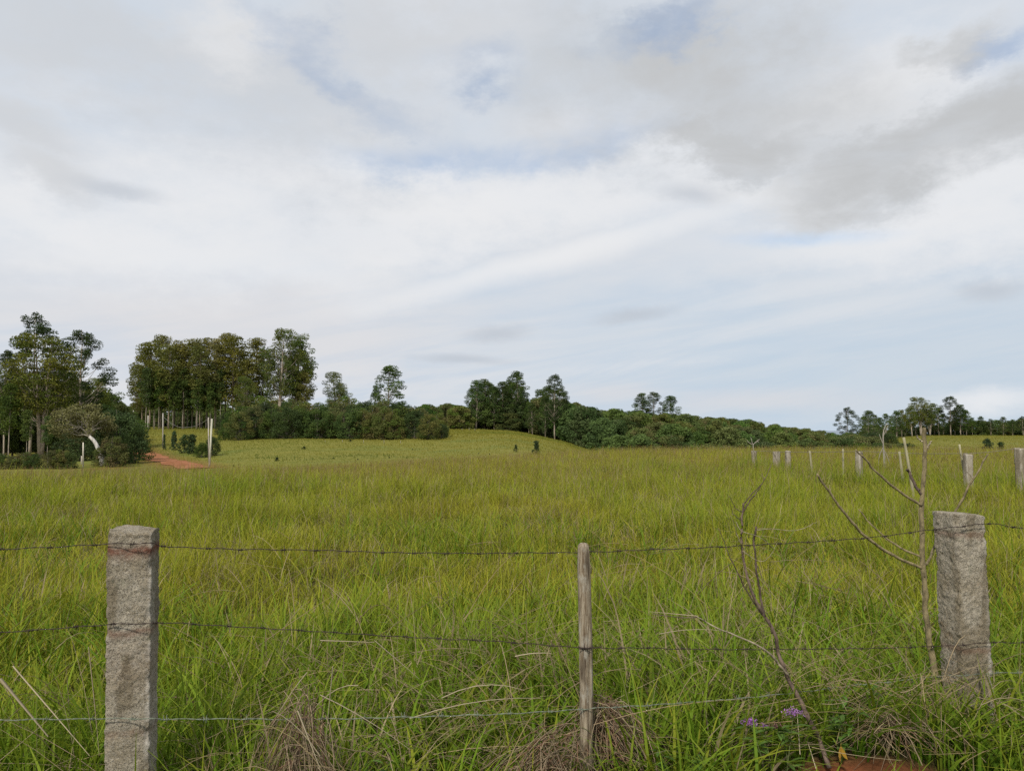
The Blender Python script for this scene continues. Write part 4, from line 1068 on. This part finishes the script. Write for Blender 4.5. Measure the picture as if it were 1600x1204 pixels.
def leaning_tree():
    Y = 62; x = (160 - 800) / FPX * Y; b0 = Vector((x, Y, g1(x, Y))); r = np.random.default_rng(44)
    root = empty('leaning_tree', b0, 'nearly bare flat topped tree with a pale trunk leaning left', 'tree')
    m = MB(); L = lambda a, b, dy=0: np.array(tuple(P(a, b, Y) - b0)) + np.array([0, dy, 0])
    trunk = smooth_pts([(0, 0, -.2), L(159, 722), L(154, 703), L(148, 690), L(140, 682)], 5)
    m.tube(trunk, [.20, .17, .15, .13], 8, (.50, .47, .43), True, .1, r)
    lv = []; lc = []; top = np.array(trunk[-1])
    def grow(p, d, ln, rad, depth):
        d = d / np.linalg.norm(d); e = p + d * ln; mid = (p + e) / 2 + r.normal(0, .07 * ln, 3)
        m.tube([p, mid, e], [rad, rad * .8, rad * .6], 4, (.30, .265, .21), False)
        if depth == 0 or e[2] > L(130, 640)[2]:
            V, c = leaves(r, e, .40, 40, .08, np.array([.17, .165, .060]), .7); lv.append(V); lc.append(c); return
        for k in range(r.integers(2, 4)):
            nd = d + r.normal(0, .55, 3) + np.array([-.10, 0, .10]); nd[2] *= .75
            grow(e, nd, ln * r.uniform(.68, .9), rad * .6, depth - 1)
    for tgt in ((90, 660), (98, 648), (112, 640), (126, 636), (142, 634), (158, 638), (166, 650), (108, 668), (98, 670), (150, 655), (125, 655)):
        dv = L(*tgt, r.uniform(-1.5, 1.5)) - top
        grow(top, dv + r.normal(0, .2, 3), np.linalg.norm(dv) * .34, .05, 3)
    link('trunk', m.mesh('trunk', M_BARK), root)
    V = np.concatenate(lv); link('crown', np_mesh('crown', V, np.arange(len(V)).reshape(-1, 4), None, np.concatenate(lc), M_LEAF, False), root)
leaning_tree()

# grove of tall eucalyptus on the slope
GG = 'tall eucalyptus grove on the slope'
gr = [(213, 570, 152), (222, 548, 158), (234, 533, 150), (252, 524, 156), (264, 538, 148), (273, 532, 160), (288, 537, 150), (301, 530, 156), (313, 541, 148), (324, 528, 158), (336, 529, 150), (352, 521, 156), (364, 526, 150), (375, 542, 158), (386, 560, 150), (399, 528, 156), (410, 546, 162), (469, 548, 158), (475, 580, 152)]
for i, (px, tp, Y) in enumerate(gr):
    tree_px(GROVE[i % 4], px, tp, Y, 'one of the tall bare stemmed eucalyptus trees packed in the grove', name='eucalyptus_tree', group=GG, rz=i * 1.9, wide=.9 + .3 * ((i * 7) % 5) / 5)
for i in range(27):
    px = 228 + i * 4.4 + (i * 37 % 5); Y = 147 + (i * 7 % 9)
    tree_px(SLIM[i % 2], px, 575 + (i * 13 % 24), Y, 'one of the thin pale stems at the front of the eucalyptus grove', name='young_eucalyptus_tree', group='thin stems at the front of the grove', rz=i, wide=.9)
tree_px(DOME[1], 436, 515, 150, 'tallest broad eucalyptus at the right end of the grove', name='eucalyptus_tree', group=GG, rz=.3, wide=.72)
tree_px(DOME[2], 459, 521, 154, 'spreading eucalyptus at the right shoulder of the grove', name='eucalyptus_tree', group=GG, rz=2.3, wide=.75)
tree_px(DOME[0], 381, 588, 126, 'rounded lighter olive tree rising in front of the grove behind the thicket', name='round_tree', rz=1.3, wide=.7)
for i in range(16):
    px = 196 + i * 18; Y = 178 + (i * 5 % 12)
    tree_px(BROAD[i % 2], px, 628 - (i * 11 % 16), Y, 'one of the dark trees closing the back of the eucalyptus grove', name='dark_tree', group='dark trees behind the grove', rz=i * 1.1, wide=1.1, sink=1.6)
# thicket
rr_ = np.random.default_rng(8)
for row, (Yr, n, off) in enumerate([(109, 15, 0), (116, 14, 12), (124, 13, 4)]):
    for i in range(n):
        px = 352 + (342 - row * 10) * i / (n - 1) + rr_.uniform(-6, 6) + row * 3
        tp = np.interp(px, [345, 365, 400, 480, 560, 640, 680, 700], [655, 634, 622, 624, 624, 626, 640, 655]) + [14, 5, 0][row] + rr_.uniform(-5, 6)
        tree_px(SHRUB[int(rr_.integers(0, 4))], px, tp, Yr + rr_.uniform(-2, 2), 'one of the dense rounded dark bushes in the long thicket', name='thicket_bush', cat='bush', group='bushes of the long thicket', rz=rr_.uniform(0, 6), wide=rr_.uniform(.72, .95))
for i, (px, tp) in enumerate([(738, 606), (751, 600), (765, 598), (778, 606), (791, 602), (803, 596), (815, 604), (846, 608), (858, 602), (874, 606), (895, 634), (832, 630)]):
    tree_px(SPIRE[(i * 3) % 4], px, tp, 173 + (i * 5 % 9) - max(0, i - 6) * 2.5, 'one of the leafy eucalyptus trees thickening the middle row', name='row_tree', group='trees thickening the middle row', rz=i * 1.4 + .5, wide=1.15)
for i, (px, tp) in enumerate([(1349, 650), (1374, 652), (1392, 650), (1413, 648), (1430, 642), (1446, 640), (1459, 642), (1473, 646), (1491, 640), (1504, 646), (1518, 652), (1532, 650), (1547, 654), (1566, 651), (1581, 655), (1597, 650)]):
    tree_px(SPIRE[i % 4] if i < 11 else SPARSE[i % 3] if i % 3 == 0 else SPIRE[i % 4], px, tp, 354 + (i * 5 % 8), 'one of the leafy trees thickening the far right tree line', name='row_tree', group='trees thickening the far right line', rz=i * 1.4 + .2, wide=1.3)
# single trees beyond the thicket
EG = 'single eucalyptus trees beyond the thicket'
tree_px(DOME[1], 527, 581, 160, 'compact domed eucalyptus standing alone beyond the thicket', name='eucalyptus_tree', group=EG, rz=4, wide=.85)
tree_px(SPIRE[0], 607, 571, 158, 'pointed eucalyptus with see through crown beyond the thicket right end', name='eucalyptus_tree', group=EG, rz=1, wide=1.3)
tree_px(SPIRE[2], 586, 602, 160, 'small round tree close left of the pointed eucalyptus', name='eucalyptus_tree', group=EG, rz=3, wide=.8)
tree_px(BROAD[3], 700, 630, 172, 'tree at the left end of the middle tree line', name='broadleaf_tree', rz=3, wide=.7)
MG = 'eucalyptus row in the middle distance'
for i, (px, tp, Y, k, wd) in enumerate([(744, 594, 168, 1, .95), (758, 592, 172, 3, .95), (772, 603, 168, 0, .8), (785, 596, 170, 2, .95), (797, 594, 174, 3, .9), (809, 580, 170, 0, .85), (838, 622, 172, 1, .8), (826, 628, 168, 2, .8)]):
    tree_px(SPIRE[k], px, tp, Y, ['leftmost eucalyptus of the middle row', 'second eucalyptus of the middle row with rounded top', 'shorter eucalyptus in the dip of the middle row', 'pale stemmed eucalyptus near the centre of the middle row', 'eucalyptus crowding the tallest of the middle row', 'tallest narrow eucalyptus of the middle row', 'low eucalyptus right of the tallest one in the middle row', 'lowest eucalyptus at the end of the middle row'][i], name='eucalyptus_tree', group=MG, rz=i * 2.2, wide=wd * 1.3)
tree_px(SPARSE[1], 866, 585, 156, 'tall open crowned eucalyptus with bare pale trunk at the forest edge', name='eucalyptus_tree', group=MG, rz=5, wide=1.0)
tree_px(SPIRE[3], 852, 618, 160, 'eucalyptus leaning against the open crowned one at the forest edge', name='eucalyptus_tree', group=MG, rz=2, wide=1.0)
tree_px(SPIRE[1], 884, 624, 158, 'shorter eucalyptus at the right of the open crowned one', name='eucalyptus_tree', group=MG, rz=3, wide=.95)
for i, (px, tp, k) in enumerate([(1003, 614, 2), (1021, 612, 1), (1047, 618, 0)]):
    tree_px(SPIRE[k] if i != 1 else SPARSE[1], px, tp, 235, ['left of three eucalyptus rising from the hill forest', 'airy middle one of three eucalyptus rising from the hill forest', 'right rounded one of three eucalyptus rising from the hill forest'][i], name='eucalyptus_tree', group='three eucalyptus on the hill forest', rz=i, wide=1.3)
for i in range(15):
    px = 692 + i * 14
    tree_px(BROAD[(i * 3) % 5], px, 632 + (i * 7 % 11) - (12 if i > 3 else 0), 178 - (i % 3) * 4 - max(0, i - 11) * 4, 'one of the leafy trees filling below the middle eucalyptus row', name='edge_tree', group='leafy trees under the middle row', rz=i * 1.3, wide=.95)
# hillside forest
cnt = 0; rr_ = np.random.default_rng(19)
top_curve = ([640, 690, 730, 800, 880, 940, 1000, 1060, 1120, 1180, 1230, 1280, 1330, 1400], [628, 630, 634, 634, 626, 631, 636, 640, 646, 651, 660, 670, 677, 688])
for Y in np.arange(128, 300, 9.5):
    xs0, xs1 = (840 - 800) / FPX * Y, (1350 - 800) / FPX * Y
    if Y > 165: xs0 = (650 - 800) / FPX * Y
    elif Y > 150: xs0 = (870 - 800) / FPX * Y
    else: xs0 = (885 + (150 - Y) * 3 - 800) / FPX * Y
    x = xs0 + rr_.uniform(0, 4)
    while x < xs1:
        y = Y + rr_.uniform(-3.5, 3.5); px = 800 + FPX * x / y
        zmax = P(px, np.interp(px, *top_curve) + rr_.uniform(-4, 8), y).z; gz = g1(x, y)
        H = min(rr_.uniform(6.0, 9.0) * (1 if Y > 140 else .8), zmax - gz)
        if H > 3.2:
            put_tree(BROAD[int(rr_.integers(0, 5))], x, y, H, 'one of the rounded green trees covering the wooded hillside', name='forest_tree', group='trees of the wooded hillside', rz=rr_.uniform(0, 6.28), wide=rr_.uniform(.85, 1.15) * max(1, 6.5 / H) * .95, sink=.5); cnt += 1
        x += rr_.uniform(7.0, 10.5)
print('forest trees', cnt)
# right-hand far trees
RG = 'far eucalyptus on the right'
for i, (px, tp, Y, fam, k, wd) in enumerate([(1323, 636, 300, SPARSE, 0, 1.0), (1356, 641, 320, SPIRE, 0, 1.0), (1366, 648, 330, SPIRE, 2, 1.0), (1384, 646, 330, SPIRE, 1, .9), (1400, 641, 335, SPIRE, 3, .9), (1408, 640, 338, DOME, 1, .6), (1424, 634, 340, DOME, 2, .6),
                                          (1438, 620, 345, DOME, 0, .75), (1452, 630, 345, DOME, 1, .7), (1466, 636, 350, SPIRE, 1, 1.0), (1484, 619, 350, SPARSE, 1, 1.0), (1500, 632, 350, SPIRE, 2, 1.1), (1509, 640, 352, SPIRE, 3, .9)]):
    tree_px(fam[k], px, tp, Y, ['solitary narrow eucalyptus beside the gap to the sea', 'pointed eucalyptus starting the far right group', 'fuller eucalyptus second in the far right group', 'small crowned eucalyptus behind the thin pale sapling', 'twin topped eucalyptus in the far right group', 'round eucalyptus right of the twin topped one', 'eucalyptus left of the highest dome in the far right group', 'highest domed eucalyptus in the far right group', 'eucalyptus on the right shoulder of the highest dome', 'low eucalyptus in the saddle of the far right group', 'tall airy eucalyptus standing over the far right group', 'leaning eucalyptus right of the tall airy one', 'last low eucalyptus of the far right group'][i], name='eucalyptus_tree', group=RG, rz=i * 1.7, wide=wd * 1.35)
for i in range(24):
    px = 1345 + i * 12.5 + rr_.uniform(-4, 4); tp = np.interp(px, [1340, 1400, 1500, 1560, 1640], [662, 660, 655, 652, 648]) + rr_.uniform(-4, 6)
    tree_px(BROAD[i % 5], px, tp, 360 + rr_.uniform(0, 14), 'one of the low trees making the far right tree line', name='far_tree', group='far right tree line', rz=i, wide=1.1, sink=1.6)
for i in range(16):
    px = 1338 + i * 6 + rr_.uniform(-3, 3) if i < 8 else 1335 + (i - 8) * 11
    tree_px(SHRUB[i % 4], px, 684 - (i % 4) * 3 if i < 8 else 692, (210 if i < 8 else 120) + rr_.uniform(-5, 5), 'one of the scrubby bushes in the dip left of the far green field', name='scrub_bush', cat='bush', group='scrub bushes before the far green field', rz=i, wide=1.1)
# young pines and weeds on the pasture
PINE = [make_tree(s, 2, .04, [(.05, .55), (.3, .6), (.7, .4), (1, .1)], 40, .16, 60, .055, (.035, .06, .024), (.055, .085, .03), outer=.3, bark=(.14, .11, .08), wob=.1) for s in (171, 172)]
for i, (px, tp, Y, w, lab) in enumerate([(806, 694, 75, 1.0, 'small dark young pine left of a looser one on the crest'), (838, 688, 72, 1.25, 'loose branched young pine on the pasture crest'), (273, 673, 90, .8, 'slim brownish young tree left of the dark bushes on the slope'), (258, 678, 92, .5, 'tiny dark seedling beside the thin pole on the slope'),
                                       (290, 679, 84, 1.4, 'dark green pointed bush on the slope above the dirt road'), (301, 678, 82, 1.4, 'second dark pointed bush on the slope above the dirt road'), (1541, 685, 130, 1.1, 'dark round bush on the near side of the far green field'), (1562, 690, 130, 1.0, 'smaller dark bush right of the round one before the far green field')]):
    tree_px(PINE[i % 2], px, tp, Y, lab, name='young_pine' if i < 3 else 'small_bush', cat='young tree' if i < 3 else 'bush', rz=i, wide=w)
tree_px(SHRUB[3], 333, 681, 78, 'dark bush directly behind the pale double pole', name='bush', cat='bush', rz=1.2, wide=.62)
tree_px(SHRUB[0], 317, 691, 76, 'low loose bush left of the pale double pole', name='bush', cat='bush', rz=2.2, wide=.8)
for i, (px, tp, Y, s) in enumerate([(476, 695, 84, .5), (645, 699, 84, .5), (687, 702, 80, .6), (693, 706, 78, .4), (669, 700, 84, .6), (609, 711, 68, .8), (636, 713, 66, .7), (748, 705, 72, .6), (765, 706, 70, .5), (367, 724, 60, .4), (522, 712, 68, .5), (434, 712, 66, .5), (548, 684, 100, .4), (560, 714, 66, .5)]):
    tree_px(PINE[i % 2], px, tp + 2, Y, 'one of the small dark weeds dotted over the middle pasture', name='pasture_weed', cat='weed', group='weeds dotted over the middle pasture', rz=i, wide=2.6)

# ------------------------------------------------------------------ poles and little posts on the left
def pole(name, p_top, p_bot_py, Y, r0, lab, c, group=None, lean_px=0, cat='pole'):
    a = P(p_top[0], p_top[1], Y); b = P(p_top[0] + lean_px, p_bot_py, Y); gz = g1(b.x, b.y); foot = Vector((b.x, b.y, gz - .1))
    m = MB(); d = a - foot
    m.tube([(0, 0, 0), tuple(d * .5), tuple(d)], [r0, r0 * .95, r0 * .85], 8, c, True, .05, np.random.default_rng(3))
    o = link(name, m.mesh(name, M_STAKE), None, foot); return tag(o, lab, cat, group)
pole('white_pole', (331, 654), 731, 60, .078, 'stout pale pole standing at the bend of the dirt road', (.48, .46, .36), None, -4)
pole('grey_pole', (325.5, 652), 715, 66, .05, 'thinner grey pole close behind the stout pale one', (.38, .34, .29), None, 1)
for i, (px, tp, bt, Y, r0, lab) in enumerate([(254.5, 645, 697, 96, .075, 'thin pale pole on the slope left of the dark bushes'), (231.5, 649, 670, 138, .13, 'short pale pole at the left corner of the grove'), (201, 642, 668, 128, .11, 'left one of two pale poles above the round bushes'), (208.5, 641, 668, 130, .10, 'right one of two pale poles above the round bushes')]):
    pole('pale_pole', (px, tp), bt, Y, r0, lab, (.36, .33, .29), 'pale poles carrying the sagging wire', 0)
plain_wire((255, 650, 96), (325, 655, 66), 1.0, .011, 'sagging pale wire from the slope pole to the grey pole', 'overhead_wire', 'sagging overhead wires', c=(.30, .29, .27))
plain_wire((208, 655, 130), (231, 656, 138), .3, .015, 'short sagging wire at the left corner of the grove', 'overhead_wire', 'sagging overhead wires', c=(.30, .29, .27))
for i, (px, tp, bt, Y, lab) in enumerate([(130, 691, 729, 60, 'tall thin pale post left of the leaning tree trunk'), (127.5, 712, 724, 66, 'short post beside the tall thin one at the leaning tree'), (75, 713, 726, 60, 'short pale post among the low left bushes'), (24, 714, 727, 60, 'short pale post nearest the left edge'), (47, 676, 686, 100, 'white post between the left trunks'), (62, 678, 686, 100, 'white post just left of the pale eucalyptus trunk')]):
    pole('fence_post', (px, tp), bt, Y, .055, lab, (.52, .47, .38), 'thin posts at the left field edge', 0, 'fence post')
for i, (px, tp, Y) in enumerate([(733, 679, 122), (745, 681.5, 116), (750, 682, 114), (759, 685, 108), (767, 687.5, 104), (775, 689.5, 100), (785, 692, 96), (508, 688, 98), (535, 687, 98), (568, 687, 98), (600, 687, 98), (626, 688, 98), (722, 669, 150), (733, 668, 150), (742, 669, 150)]):
    gzp = (P(px, tp, Y)); pole('pasture_post', (px, tp), tp + 9, Y, .04, 'one of the tiny fence posts crossing the middle pasture', (.26, .24, .16), 'tiny fence posts of the middle pasture', 0, 'fence post')
